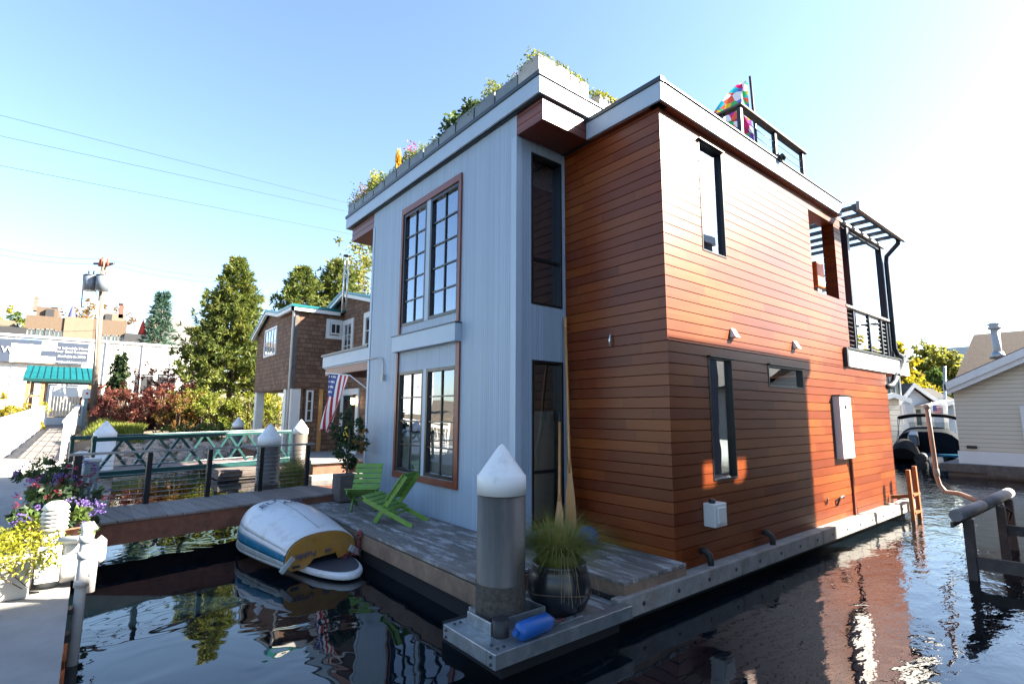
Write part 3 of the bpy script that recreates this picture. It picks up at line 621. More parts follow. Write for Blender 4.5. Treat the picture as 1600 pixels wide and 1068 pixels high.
b = B(); b.box(XU-.02, 3.62, 4.24, 14.45, 3.76, 4.285); b.box(14.33, 3.76, 4.24, 14.47, 8, 4.285); b.build('balcony_rail', 'log_white', H, bevel=.004)
# pergola over the balcony
b = B()
for x, y in ((12.0, 3.72), (14.18, 3.72), (14.18, 7.6)): b.box(x-.06, y-.06, 3.37, x+.06, y+.06, 6.0)
b.build('pergola_post', 'navy_metal', H, split=True)
b = B(); b.beam((11.36, 3.72, 6.06), (14.3, 3.72, 6.06), .06, .2); b.beam((11.36, 7.6, 6.06), (14.3, 7.6, 6.06), .06, .2)
b.build('pergola_beam', 'navy_metal', H, split=True)
b = B(); b.beam((11.36, 3.66, 6.05), (14.35, 3.66, 6.05), .05, .05); b.build('pergola_trim', 'log_white', H)
b = B()
for k in range(6): x = 11.42+k*.52; b.box(x-.08, 3.25, 6.165, x+.08, 7.9, 6.21)
b.build('pergola_slat', 'navy_metal', H, split=True)
b = B(); b.box(11.15, 3.16, 6.02, 14.1, 3.22, 6.2); b.build('pergola_gutter', 'log_white', H, bevel=.004)
b = B(); b.box(11.15, 3.222, 6.05, 14.08, 3.30, 6.16); b.build('pergola_edge', 'navy_metal', H)
b = B(); b.tube([(13.9, 3.25, 6.08), (13.92, 3.27, 5.97), (14.2, 3.58, 5.8), (14.22, 3.6, 5.65), (14.22, 3.6, 3.62), (14.28, 3.58, 3.50), (14.72, 3.56, 3.43)], .05, 10)
b.build('downspout', 'navy_metal', H)
b = B(); b.beam((14.66, 3.54, 3.46), (14.05, 3.55, 3.0), .1, .08); b.build('downspout_elbow', 'galvanised', H)
b = B(); b.tube([(14.08, 3.58, 3.02), (13.95, 3.6, 2.85), (13.78, 3.62, 2.75), (13.45, 3.68, 2.72)], .07, 10); b.build('drain_pipe', 'navy_metal', H)
# fittings of the side wall
b = B(); b.box(10.39, 3.52, 1.335, 10.93, 3.64, 2.445); b.build('meter_cabinet', 'trim_white', H, bevel=.01)
b = B(); b.box(10.37, 3.50, 2.445, 10.95, 3.64, 2.465); b.box(10.6, 3.51, 2.22, 10.72, 3.525, 2.235); b.box(10.62, 3.505, 2.235, 10.65, 3.52, 2.28); b.build('cabinet_trim', 'black_metal', H)
b = B(); b.box(5.99, 3.47, .74, 6.26, 3.634, 1.02); b.box(6.03, 3.45, .78, 6.22, 3.475, .98); b.build('power_socket', 'white_paint', H, bevel=.035)
b = B(); b.lathe([(.035, 0), (.045, .02), (.03, .05)], (6.06, 3.55, 1.02), 12); b.build('socket_cap', 'black_metal', H)
for x, z in ((6.93, 3.17), (8.94, 3.18)):
    b = B(); b.hexa([(x-.06, YR, z), (x+.06, YR, z), (x+.06, YR-.09, z), (x-.06, YR-.09, z), (x-.05, YR, z+.13), (x+.05, YR, z+.13), (x+.05, YR-.02, z+.13), (x-.05, YR-.02, z+.13)]); b.build('wall_light', 'trim_white', H, bevel=.006)
for x in (5.9, 7.5): 
    b = B(); b.tube([(x, 3.66, .46), (x, 3.58, .475), (x+.01, 3.53, .44), (x+.015, 3.515, .38), (x+.015, 3.515, .30)], .038, 10); b.build('hose', 'rubber', H)
b = B(); b.tube([(9.75, 3.62, .62), (9.75, 3.6, .72)], .012, 6); b.tube([(10.2, 3.62, .55), (10.22, 3.58, .68), (10.4, 3.58, .70), (10.45, 3.6, .66)], .016, 6); b.build('tap', 'dark_edge', H, split=True)
b = B(); b.tube([(XR-.03, 4.50, 3.0), (XR-.05, 4.50, 3.08), (XR-.03, 4.50, 3.16)], .012, 6); b.tube([(XR-.0, 4.50, 3.08), (XR-.05, 4.50, 3.08)], .012, 6); b.build('cleat', 'chime_metal', H)
b = B(); b.box(10.98, 3.6, .3, 11.03, 3.64, 1.5); b.build('cladding_joint', 'brown_trim', H)
# float rail along the side
b = B(); z0, z1 = .12, .322
for a, c in ((4.11, 6.478), (6.486, 9.0), (9.008, 11.025), (11.033, 13.85)): b.box(a, 3.43, z0, c, 3.535, z1)
b.box(13.85, 3.43, z0, 13.95, 9, z1)
b.build('float_rail', 'rail_wood', H, bevel=.012, split=True)
b = B(); b.box(4.25, 3.535, .2, 13.9, 3.66, .3); b.build('float_ledge', 'rail_wood', H, bevel=.005)
b = B()
for k in range(16): x = 4.50+k*.612; b.tube([(x, 3.445, .218), (x, 3.424, .218)], .022, 10)
b.build('rail_bolt', 'rubber', H, split=True)
b = B(); b.box(2.74, 3.5, -.4, 4.2, 4.4, .17); b.box(4.2, 3.6, -.6, 13.8, 10.1, .29); b.box(3.2, 4.45, -.6, 4.4, 10.0, .26); b.build('float_hull', 'dark', H)
b = B(); b.tube([(5.02, 3.60, .325), (5.02, 3.60, .36)], .01, 6); b.tube([(4.95, 3.60, .37), (5.09, 3.60, .365)], .012, 6); b.build('cleat', 'chime_metal', H)
# deck
def planks(b, x0, x1, y0, y1, z, wd=.14, th=.035, gap=.007, R=random.Random(3)):
    x = x0
    while x < x1-.02:
        e = min(x+wd, x1); y = y0
        while y < y1-.01:
            L = min(y+R.uniform(2.2, 3.6), y1); L = y1 if y1-L < .5 else L
            dz = R.uniform(-.003, .003); b.box(x+gap/2, y+.003, z-th+dz, e-gap/2, L-.003, z+dz); y = L
        x = e
b = B(); planks(b, 3.13, XG-.004, 4.40, 10.4, .45); planks(b, XG+.0, XG+.93, 3.47, YG-.01, .45); planks(b, 4.24, XG-.003, 3.47, 4.394, .45); b.build('deck', 'deck_wood', H, bevel=.003)
b = B(); planks(b, 3.0, 4.24, 3.50, 4.36, .255, wd=.16); b.build('lower_deck', 'deck_wood', H, bevel=.003)
b = B(); b.box(3.13, 4.38, .20, 3.17, 10.4, .40); b.box(3.17, 4.37, .2, 4.36, 4.395, .41); b.build('deck_edge_beam', 'beam_wood', H, bevel=.006)
b = B(); b.box(4.275, 3.475, .29, XR-.03, 3.51, .412); b.box(4.25, 3.475, .25, 4.275, 4.36, .412); b.build('deck_step_side', 'beam_wood', H, bevel=.004)
b = B()                                                 # galvanised corner frame around the mooring pile
b.box(2.53, 3.31, .185, 4.17, 3.42, .30); b.box(2.53, 3.42, .185, 2.70, 4.05, .30); b.box(2.70, 3.94, .185, 3.1, 4.05, .30); b.box(2.70, 3.42, .26, 2.95, 3.60, .297)
b.box(2.70, 3.60, .2, 2.72, 3.94, .40); b.box(2.72, 3.60, .2, 3.30, 3.615, .40); b.box(3.3, 3.6, .2, 3.315, 4.1, .40); b.box(3.32, 3.43, .26, 3.62, 3.50, .30)
b.build('corner_frame', 'galvanised', H, bevel=.006)
b = B(); 
for x, y, z in ((2.6, 3.37, .30), (2.66, 3.37, .30), (2.6, 3.45, .30), (2.6, 3.98, .30), (2.66, 3.98, .30), (3.4, 3.46, .30), (3.55, 3.46, .30)): b.tube([(x, y, z-.005), (x, y, z+.012)], .013, 8)
for y, z in ((3.36, .27), (3.36, .215), (4.0, .265), (4.0, .21)): b.tube([(2.535, y, z), (2.52, y, z)], .012, 8)
b.build('frame_bolt', 'dark_edge', H, split=True)
b = B(); b.tube([(2.775, 3.56, .22), (2.775, 3.56, .43)], .07, 14); b.build('pile_roller', 'rubber', H)

# planters on the grey roof
R = random.Random(11)
def planter(x0, y0, x1, y1, z0, z1, m, label, plants, grp='planters along the roof edge'):
    o = thing('roof_planter', label, 'planter', ((x0+x1)/2, (y0+y1)/2, z0), grp); t = .03
    b = B(); b.box(x0, y0, z0, x0+t, y1, z1); b.box(x1-t, y0, z0, x1, y1, z1); b.box(x0+t, y0, z0, x1-t, y0+t, z1); b.box(x0+t, y1-t, z0, x1-t, y1, z1); b.box(x0+t, y0+t, z0, x1-t, y1-t, z1-.05)
    b.build('box', m, o, bevel=.004)
    for leaf, n, hh, sp, sz, ty in plants:
        b = B(); cx, cy = (x0+x1)/2, (y0+y1)/2
        if ty == 'tall':
            for i in range(n*2): a = R.uniform(0, 6.28); r = R.random()**.5*sp*.3; p = Vector((cx+math.cos(a)*r, cy+math.sin(a)*r, z1-.05)); leafq(b, p+Vector((0, 0, hh*R.random()*.6)), Vector((R.uniform(-.15, .15), R.uniform(-.15, .15), 1)), rv(R), hh*.45, .05)
        else:
            hh *= 1.45
            for i in range(int(n*2.2)):
                u = R.uniform(-.5, .5)*(x1-x0)*sp; v = R.uniform(-.5, .5)*(y1-y0)*sp; k = max(.15, 1-abs(v)/(y1-y0)*1.2); p = Vector((cx+u, cy+v, z1-.06+hh*k*R.random()**.8)); leafq(b, p, rv(R)+Vector((0, 0, .3)), rv(R), sz*R.uniform(.6, 1.3), sz*.55)
        b.build('plant' if 'petal' not in leaf else 'flower', leaf, o)
planter(4.35, 4.83, 4.95, 5.27, 6.70, 7.02, 'concrete_planter', 'tall pale planter at the roof corner with small pale green shrub', [('leaf_lime', 320, .2, 1.1, .04, ''), ('leaf_green', 200, .16, 1.05, .045, '')])
planter(4.97, 4.83, 5.35, 5.25, 6.70, 6.99, 'concrete_planter', 'pale planter with small green bush right behind the roof corner one', [('leaf_lime', 220, .2, 1.1, .04, ''), ('leaf_green', 160, .18, 1.0, .045, '')])
planter(5.68, 4.9, 6.05, 5.3, 6.55, 7.03, 'concrete_planter', 'pale planter with trailing bright green leaves above the red wall roof', [('leaf_lime', 350, .16, 1.2, .06, '')])
rows = [(5.30, 5.85, 'short red seed heads', [('petal_crimson', 25, .2, .5, .03, ''), ('leaf_green', 40, .12, .6, .04, '')]),
 (5.86, 6.4, 'feathery pale green tuft', [('leaf_lime', 260, .3, .8, .05, '')]), (6.41, 6.95, 'broad dark green leaves', [('leaf_dark', 130, .22, 1.0, .09, ''), ('leaf_green', 130, .25, 1.0, .08, '')]),
 (6.96, 7.5, 'lush dark and mid green leaves', [('leaf_green', 160, .3, .9, .1, ''), ('leaf_dark', 80, .2, 1, .09, '')]), (7.51, 8.05, 'almost no plants, edge bare', [('leaf_green', 90, .12, 1, .05, '')]),
 (8.06, 8.6, 'small bright yellow green herb', [('leaf_lime', 160, .22, .8, .05, '')]), (8.61, 9.15, 'pink geranium flowers', [('leaf_green', 180, .26, .7, .06, ''), ('petal_pink', 90, .40, .5, .045, '')]),
 (9.16, 9.7, 'orange flame shaped flower spike', [('petal_flame', 45, .62, .16, .04, 'tall'), ('leaf_green', 60, .15, .7, .05, '')]), (9.71, 10.25, 'dense green plant and dark red flowers', [('leaf_green', 170, .25, 1, .06, ''), ('petal_crimson', 40, .2, .9, .04, '')]),
 (10.26, 10.8, 'tall glowing yellow green bush', [('leaf_chartreuse', 260, .46, .8, .06, ''), ('leaf_lime', 200, .35, 1, .06, '')]), (10.81, 11.3, 'pale pink and yellow wispy plants', [('leaf_orange', 260, .35, 1.1, .05, ''), ('petal_crimson', 30, .3, .8, .03, '')]),
 (11.31, 11.7, 'thin dark sprigs at the far end', [('leaf_orange', 60, .2, 1, .05, ''), ('leaf_bluegreen', 110, .42, 1.2, .05, '')])]
for y0, y1, t, pl in rows: planter(4.37, y0+.015, 4.72, y1-.015, 6.72, 6.99+.03*math.sin(y0*9), 'planter_metal', 'grey metal roof planter with '+t, pl+[('leaf_green', 75, .11, 1.1, .05, ''), ('leaf_lime', 60, .10, 1.1, .045, '')])
# patchwork flag on its pole
o = thing('patchwork_flag', 'long multicoloured patchwork banner hanging from black pole on the roof', 'flag', (9.23, 4.15, 6.3))
b = B(); b.tube([(9.26, 4.15, 6.3), (9.10, 4.15, 8.42)], [.03, .024], 8); b.build('pole', 'black_metal', o)
b = B()
def fl(u, v):
    top = Vector((9.11, 4.15, 8.33)); bot = Vector((9.2, 4.15, 7.0)); h = top.lerp(bot, v); L = .15+1.2*min(1, v*1.05)**.9; p = h+Vector((-L*u*.8, .05+L*u*.62, -.62*u*L*.25-v*u*.1)); p.y += .09*math.sin(u*7+v*5)*(.2+u); return p
b.grid(fl, 20, 16); b.build('cloth', 'patch_cloth', o)
o2 = B(); 
def fl2(u, v): return Vector((8.95-.75*u+.05*math.sin(v*5), 4.2+.05*math.sin(u*8), 7.0-.65*v-.1*u))
o2.grid(fl2, 10, 10); o2.build('cloth_fold', 'patch_cloth', o)
# balcony furniture
o = thing('parasol_heater', 'orange topped lamp heater on post at the balcony corner', 'heater', (11.75, 4.3, 3.37))
b = B(); b.tube([(11.8, 4.3, 3.37), (11.8, 4.3, 4.75)], .035, 8); b.lathe([(.2, 0), (.2, .04), (.06, .12)], (11.8, 4.3, 3.37), 14); b.box(11.7, 4.2, 4.6, 11.95, 4.4, 4.8); b.build('stand', 'pipe_grey', o)
b = B(); b.box(11.58, 4.15, 4.78, 11.98, 4.45, 5.32); b.build('hood', 'orange_paint', o, bevel=.02)
b = B(); b.box(12.0, 4.1, 4.78, 12.3, 4.4, 4.83); b.beam((11.98, 4.3, 5.3), (12.4, 4.3, 5.15), .03, .02); b.build('tray', 'rail_wood', o)
o = thing('folding_chair', 'dark folding director chair with blue seat cloth on the balcony', 'chair', (12.5, 4.3, 3.37))
b = B()
for y in (4.1, 4.55): b.beam((12.15, y, 3.38), (12.85, y, 3.95), .03, .03); b.beam((12.85, y, 3.38), (12.15, y, 3.95), .03, .03); b.beam((12.2, y, 3.95), (12.15, y, 4.35), .03, .03); b.beam((12.15, y, 4.1), (12.85, y, 4.1), .05, .025)
b.build('frame', 'rubber', o)
b = B(); b.box(12.2, 4.1, 3.92, 12.8, 4.55, 3.94); b.build('seat', 'cushion_blue', o); b = B(); b.box(12.13, 4.1, 4.12, 12.16, 4.55, 4.38); b.build('backrest', 'cushion_blue', o)
# wind chime
c = onx(542, 400, 4.7); o = thing('wind_chime', 'long silver tube wind chime under the left roof overhang', 'wind chime', c)
b = B(); b.tube([c, (c.x, c.y, 6.06)], .004, 4); b.lathe([(.0, .03), (.085, .02), (.085, -.01), (0, -.012)], c, 14); b.build('top_disc', 'black_metal', o)
for k, L in enumerate((1.0, 1.32, 1.12, 1.2)):
    a = k*PI/2+.5; x, y = c.x+.06*math.cos(a), c.y+.06*math.sin(a); t = B(); t.tube([(x, y, c.z-.14), (x, y, c.z-.14-L)], .02, 8); t.tube([(x, y, c.z), (x, y, c.z-.14)], .002, 4); t.build('tube', 'chime_metal', o)
# US flag
o = thing('national_flag', 'stars and stripes flag drooping from short staff at the grey wall end', 'flag', (4.41, 10.24, 2.58))
b = B(); b.tube([(4.42, 10.22, 2.58), (4.3, 10.9, 2.90), (4.22, 12.2, 3.02)], .014, 6); b.build('staff', 'white_paint', o)
def flp(u, v):                                          # u along staff (tip -> inner), v down the droop
    p = Vector((4.24, 12.05, 3.0)).lerp(Vector((4.3, 10.95, 2.90)), u); q = Vector((4.2, 12.2, 1.66)).lerp(Vector((4.25, 11.75, 1.72)), u); r = p.lerp(q, v); r.x += .07*math.sin(u*9+v*3)*(.3+v); r.z += .05*math.sin(u*6)*v; return r
for nm, mm, ks in (('red_stripes', 'flag_red', range(0, 13, 2)), ('white_stripes', 'flag_white', range(1, 13, 2))):
    b = B()
    for k in ks: 
        u0, u1 = k/13, (k+1)/13
        b.grid(lambda s, t: flp(1-(u0+(u1-u0)*s), (.4 if k >= 6 else 0)+t*(.6 if k >= 6 else 1)), 2, 14)
    b.build(nm, mm, o)
b = B(); b.grid(lambda s, t: flp(.54*s, .4*t), 6, 8); b.build('canton', 'flag_blue', o)
b = B()
for i in range(5):
    for j in range(4): p = flp(.05+.1*i, .05+.09*j); b.box(p.x-.012, p.y-.02, p.z-.02, p.x-.006, p.y+.02, p.z+.02)
b.build('stars', 'flag_white', o)

# ================================================================== MOORING PILES
def mooring_pile(loc, label, r=.22, top=1.385, peak=1.82):
    o = thing('mooring_pile', label, 'mooring pile', loc, 'white capped mooring piles'); x, y, z = loc
    b = B(); b.tube([(x, y, -1.5), (x, y, top)], r, 28); b.build('shaft', 'pile_steel', o)
    b = B(); b.tube([(x, y, .02), (x, y, .62)], r+.004, 28, cap=False); b.build('crust', 'pile_crust', o)
    b = B(); b.lathe([(r+.006, top-.012), (r+.006, top+.15), (r-.01, top+.165), (.03, peak-.02), (.0, peak)], (x, y, 0), 28); c = b.build('cap', 'cap_white', o); 
    return o
p0 = mooring_pile((3.0, 3.85, 0), 'mooring pile with white cone cap in the galvanised corner frame, nearest of the piles')
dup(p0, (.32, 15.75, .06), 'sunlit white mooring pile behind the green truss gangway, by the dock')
dup(p0, (4.85, 24.2, .08), 'far small mooring pile with white cap behind the gangway by the bushes')
dup(p0, (2.94, 11.61, .05), 'grey mooring pile right behind the cable railing of the plank gangway')
dup(p0, (5.14, 16.8, .06), 'grey mooring pile in front of the shingled house porch')
for c in bpy.data.objects:  # sunlight painted in: this pile's shaft and crust take the cap's white
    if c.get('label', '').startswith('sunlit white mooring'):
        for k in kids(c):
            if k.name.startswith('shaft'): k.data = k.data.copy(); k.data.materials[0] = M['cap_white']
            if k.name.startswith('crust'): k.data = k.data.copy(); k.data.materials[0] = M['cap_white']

# fender, float ball, pot, oars
o = thing('boat_fender', 'blue cylindrical boat fender lying on the galvanised corner frame', 'fender', (2.98, 3.37, .30))
b = B(); b.tube([(2.80+x, 3.375+x*.05, .372) for x in (0, .012, .04, .335, .363, .375)], [.025, .056, .072, .072, .056, .025], 20); b.build('body', 'fender_blue', o)
b = B(); b.tube([(2.765, 3.373, .372), (2.80, 3.375, .372)], .024, 10); b.tube([(3.175, 3.394, .372), (3.21, 3.396, .372)], .024, 10); b.build('rope_eye', 'fender_blue', o); b = B(); b.tube([(3.21, 3.396, .372), (3.27, 3.41, .34), (3.34, 3.45, .312), (3.42, 3.47, .31)], .008, 6); b.build('lanyard', 'rope', o)
b = B(); b.lathe([(.0, 0), (.06, .01), (.11, .05), (.135, .12), (.12, .19), (.07, .235), (0, .25)], (4.98, 4.62, .455), 22); 
tag(b.build('float_ball', 'fender_blue'), 'blue round float ball on the deck against the cedar wall', 'float')
o = thing('grass_pot', 'dark glazed round pot of green and straw ornamental grass beside the nearest pile', 'plant pot', (3.62, 3.74, .26))
b = B(); b.lathe([(.19, 0), (.25, .05), (.295, .15), (.30, .25), (.275, .36), (.25, .42), (.262, .445), (.24, .445), (.22, .40), (.0, .39)], (3.62, 3.74, .26), 36); b.build('pot', 'pot_glaze', o)
b = B(); b.tube([(3.62+.303*math.cos(t*.2), 3.74+.303*math.sin(t*.2), .46+.02*math.sin(t*.4)) for t in range(32)], .006, 5); b.build('cord', 'bark', o)
R = random.Random(5); b = B(); grass(b, (3.62, 3.74, .63), 1900, .62, R, 1.1, .17, .0042); b.build('grass', 'grass_blade', o)
R = random.Random(6); b = B(); 
for i in range(16):
    a = R.uniform(0, 6.28); p = [Vector((3.62, 3.74, .68))+Vector((math.cos(a), math.sin(a), 0))*rr*R.uniform(.8, 1.2)+Vector((0, 0, h)) for rr, h in ((.18, 0), (.32, .16), (.43, .02), (.47, -.22))]; sd = Vector((-math.sin(a), math.cos(a), 0))*.0018
    for k in range(3): b.face([p[k]-sd, p[k]+sd, p[k+1]+sd, p[k+1]-sd])
b.build('dry_blade', 'straw', o)
def oar(label, foot, head, bl, shaft_m, wide):
    f, h = Vector(foot), Vector(head); d = (h-f).normalized(); o = thing('oar', label, 'oar', foot, 'oars leaning in the corner'); L = (h-f).length
    b = B(); b.tube([f+d*bl*.8, f+d*bl, h-d*.16], [.018, .024, .02], 10); b.build('shaft', shaft_m, o)
    b = B(); b.tube([h-d*.16, h-d*.15, h], [.02, .026, .026], 10); b.build('grip', 'rubber' if wide < .14 else 'oar_wood', o)
    b = B(); n = Vector((-.8, -.6, 0)); s = d.cross(n).normalized(); n = s.cross(d); P = []
    for t, w_ in ((0, .7), (.03, .9), (.2, 1), (.5, .85), (.75, .5), (1, .3)): P.append((f+d*bl*t, w_*wide/2))
    poly = [p-s*w_ for p, w_ in P]+[p+s*w_ for p, w_ in reversed(P)]; b.prism([q-n*.009 for q in poly], n*.018); b.build('blade', 'oar_wood', o, bevel=.006); return o
oar('long wooden oar in the corner, reaching up past the lower side window', (5.12, 5.05, .46), (5.29, 5.30, 3.50), 1.05, 'oar_wood', .15)
oar('shorter wooden paddle with black grip leaning beside the long oar', (4.88, 5.03, .46), (5.17, 5.31, 2.14), .62, 'oar_wood', .13)

# chairs
def chair(loc, label):
    o = thing('deck_chair', label, 'deck chair', (0, 0, 0), 'green folding deck chairs')
    for s in (-1, 1):
        b = B(); b.beam((s*.19, -.02, .0), (s*.19, .50, .71), .022, .075, (0, -1, .6)); b.build('back_rail', 'green_paint', o, bevel=.004)
        b = B(); b.beam((s*.235, .66, .0), (s*.235, -.2, .345), .022, .07); b.build('seat_rail', 'green_paint', o, bevel=.004)
    b = B()
    for k in range(5): t = .50+.115*k; c = Vector((0, -.02+.52*t, .71*t)); n = Vector((0, -.71, .52)).normalized(); v = Vector((0, .52, .71)).normalized(); q = c+n*.045; b.beam(q-Vector((.235, 0, 0)), q+Vector((.235, 0, 0)), .085, .018, n)
    b.build('backrest', 'green_paint', o, bevel=.004)
    b = B()
    for k in range(5): t = .50+.118*k; c = Vector((0, .66-.86*t, .345*t+.043)); b.beam(c-Vector((.27, 0, 0)), c+Vector((.27, 0, 0)), .085, .018, (0, .37, .92))
    b.build('seat', 'green_paint', o, bevel=.004)
    b = B(); b.beam((-.235, .30, .145), (.235, .30, .145), .03, .03); b.build('stretcher', 'green_paint', o)
    o.location = loc; return o
c1 = chair((3.66, 7.68, .453), 'green slatted folding chair seen from its side below the window'); c1.rotation_euler = (0, 0, math.radians(211.5))
c2 = dup(c1, (3.72, 8.58, .453), 'green slatted folding chair facing the water beside the tall square planter'); c2.rotation_euler = (0, 0, math.radians(-35))
# tall square planter with dark shrub
o = thing('square_planter', 'tall grey square planter with a dark leafy shrub by the plank gangway', 'planter', (3.85, 9.75, .45))
b = B(); b.box(3.68, 9.55, .47, 4.05, 9.95, .95); b.build('box', 'grey_wood', o, bevel=.008)
R = random.Random(8); b = B(); crown(b, [((3.95, 9.9, 1.68), (.30, .34, .46)), ((3.95, 10.05, 1.28), (.24, .28, .33))], 1500, .075, R); b.build('foliage', 'leaf_dark', o)
b = B(); crown(b, [((3.82, 9.75, 1.15), (.2, .2, .2)), ((4.05, 9.6, 1.6), (.15, .15, .3))], 160, .06, R); b.build('sprig', 'leaf_orange', o)
b = B(); b.tube([(3.87, 9.75, .9), (3.93, 9.85, 1.3), (3.95, 9.9, 1.8)], .018, 6); b.build('stem', 'bark', o)

# dinghy upside down on a paddle board
A0 = Vector((2.58, 7.24, 0)); ax = Vector((-.10, .995, 0)).normalized(); sx = Vector((.985, .17, 0)).normalized(); sx2 = Vector((ax.y, -ax.x, 0))
o = thing('dinghy', 'white upturned dinghy with blue stripe and plywood transom beside the deck', 'dinghy', (2.5, 8.2, .1))
Lh = 2.0
def hb(s): return .505+.10*math.sin(min(1, s*1.2)*PI*.6)-.75*max(0, s-.6)**1.9*1.5
def hh(s): return .35+.20*math.sin(min(1, s/.85)*PI/2)-2.2*max(0, s-.84)**2
def hp(s, a):                                           # a 0..1 from left gunwale over the keel to the right gunwale
    t = a*PI; c, q = -math.cos(t), math.sin(t); c = math.copysign(abs(c)**.8, c); side = sx.lerp(sx2, s)
    return A0+ax*(Lh*s)+side*(c*hb(s))+Vector((0, 0, .15+q**.72*hh(s)))
b = B(); b.grid(lambda u, v: hp(u, .125+.75*v), 22, 26); b.face([hp(1, .125+.75*k/26) for k in range(27)]); b.build('hull', 'hull_white', o, solid=.015)
for a0, a1, nm, mm in ((.028, .085, 'stripe', 'hull_blue'), (.915, .972, 'stripe', 'hull_blue'), (.0, .028, 'gunwale', 'hull_grey'), (.972, 1, 'gunwale', 'hull_grey'), (.085, .125, 'topside', 'hull_white'), (.875, .915, 'topside', 'hull_white')):
    b = B(); b.grid(lambda u, v: hp(u, a0+(a1-a0)*v), 22, 3); b.face([hp(1, a0+(a1-a0)*k/3) for k in range(4)]); b.build(nm, mm, o, solid=.012)
b = B(); 
for s_ in (0, 1): b.tube([hp(k/20, s_)+Vector((0, 0, -.01)) for k in range(21)], .022, 8)
b.tube([hp(1, k/10) for k in range(0, 11)][:2]+[], .012, 6) if 0 else None
b.build('rub_rail', 'hull_grey', o)
def tp(x, z): return A0+sx*x+Vector((0, 0, z))-ax*.012
arch = []
for k in range(25): q = hp(0, k/24); arch.append(q-ax*.012)
wv_ = sx; bot = [tp(.40, .10), tp(.24, .13), tp(.2, .21), tp(-.12, .19), tp(-.18, .13), tp(-.26, .09), tp(-.42, .09)]
b = B(); b.prism(arch+bot, -ax*.022); b.build('transom', 'transom_ply', o)
b = B(); 
for x in (-.36, .37): b.beam(tp(x-.05, .135)-ax*.026, tp(x+.05, .135)-ax*.026, .02, .03)
b.build('handle_slot', 'rubber', o)
b = B(); b.beam(tp(-.56, .10)-ax*.03, tp(-.40, .26)-ax*.03, .03, .07); b.beam(tp(.57, .13)-ax*.03, tp(.40, .24)-ax*.03, .03, .09); b.build('corner_knee', 'hull_grey', o, bevel=.01)
text('transom_lettering', 'Puddle', .105, tp(-.10, .30)-ax*.042, -sx-Vector((0, 0, .06)), (0, 0, -1), 'text_ink', o)
text('transom_badge', 'skiff', .06, tp(.12, .285)-ax*.042, -sx, (0, 0, -1), 'text_ink', o)
b = B(); b.tube([hp(k/16*.97, .5)+Vector((0, 0, .012)) for k in range(1, 17)], .012, 6); b.build('keel_strip', 'hull_grey', o)
def on_hull(nm, s, size, u, a):
    p = hp(u, a); du = (hp(u+.02, a)-p).normalized(); dv = (hp(u, a+.02)-p).normalized(); n_ = dv.cross(du); n_ = n_ if n_.z > 0 else -n_
    text(nm, s, size, p+n_*.04, dv, n_.cross(dv), 'text_ink', o)
on_hull('hull_lettering', 'EU', .22, .66, .34); on_hull('hull_lettering', 'AC?', .19, .64, .49)
o = thing('paddle_board', 'white rimmed paddle board with dark deck floating under the upturned dinghy', 'paddle board', (2.55, 7.9, .06))
def bp(r, k, n=40): a = 2*PI*k/n; e = abs(math.sin(a))**.9; return A0+Vector((.06, .62, 0))+ax*(-math.cos(a)*1.32*r)+sx*(math.copysign(e, math.sin(a))*.40*r)
b = B(); b.prism([bp(1, k)+Vector((0, 0, .02)) for k in range(40)], (0, 0, .085)); b.build('hull', 'hull_white', o, bevel=.03)
b = B(); b.prism([bp(.93, k)+Vector((0, 0, .104)) for k in range(40)], (0, 0, .008)); b.build('deck_pad', 'board_deck', o)
b = B(); k0 = onx(582, 845, 3.115); 
pts = [tp(.42, .17)-ax*.03, tp(.5, .12)-ax*.1, (2.98, 7.15, .16), (3.06, 7.2, .25), (3.1, 7.22, .34)]; b.tube(pts, .008, 6)
for i in range(3): b.tube([(3.115, 7.2+.03*i, .46), (3.10, 7.21+.03*i, .36), (3.11, 7.2+.02*i, .1+.05*i)], .01, 6)
b.tube([(3.1, 7.16, .40), (3.08, 7.22, .42), (3.1, 7.28, .38), (3.09, 7.22, .34), (3.1, 7.16, .40)], .014, 6); b.tube([tp(.40, .16)-ax*.04, tp(.33, .12)-ax*.05, tp(.25, .13)-ax*.05, tp(.40, .19)-ax*.045], .01, 6)
tag(b.build('mooring_rope', 'rope'), 'thin dark red rope knotted on the deck beam and running to the dinghy transom', 'rope')

# ================================================================== PLANK GANGWAY
G0 = Vector((.03, 9.10, 0)); g = Vector((3.87-.06, 9.92-9.11, 0)).normalized(); gn = Vector((-g.y, g.x, 0)); GW, GL = 1.36, 4.05
o = thing('plank_gangway', 'plank gangway with brown sides and black cable railing leading to the grey house', 'gangway', (2, 10, .6))
b = B(); nb = 20
for i in range(nb):
    s0, s1 = GL*i/nb+.006, GL*(i+1)/nb-.006; z = .6+.003*math.sin(i*7); q = [G0+g*s0, G0+g*s1, G0+g*s1+gn*GW, G0+g*s0+gn*GW]; b.hexa([v+Vector((0, 0, z-.035)) for v in q]+[v+Vector((0, 0, z)) for v in q])
b.build('planks', 'gangway_wood', o, bevel=.004)
for d_ in (.03, GW-.05):
    b = B(); q = [G0+g*.03+gn*d_, G0+g*(GL-.02)+gn*d_, G0+g*(GL-.02)+gn*(d_+.04), G0+g*.03+gn*(d_+.04)]; b.hexa([v+Vector((0, 0, .27)) for v in q]+[v+Vector((0, 0, .562)) for v in q]); b.build('side_board', 'gangway_side', o, bevel=.004)
ps = [.16, 1.1, 2.03, 2.96, 3.92]
for i, s_ in enumerate(ps):
    b = B(); c = G0+g*s_+gn*(GW-.06); wd = .075 if i else .10; b.beam(c+Vector((0, 0, .45)), c+Vector((0, 0, 1.43)), wd*.8, wd, g); b.build('post', 'black_metal', o, bevel=.003)
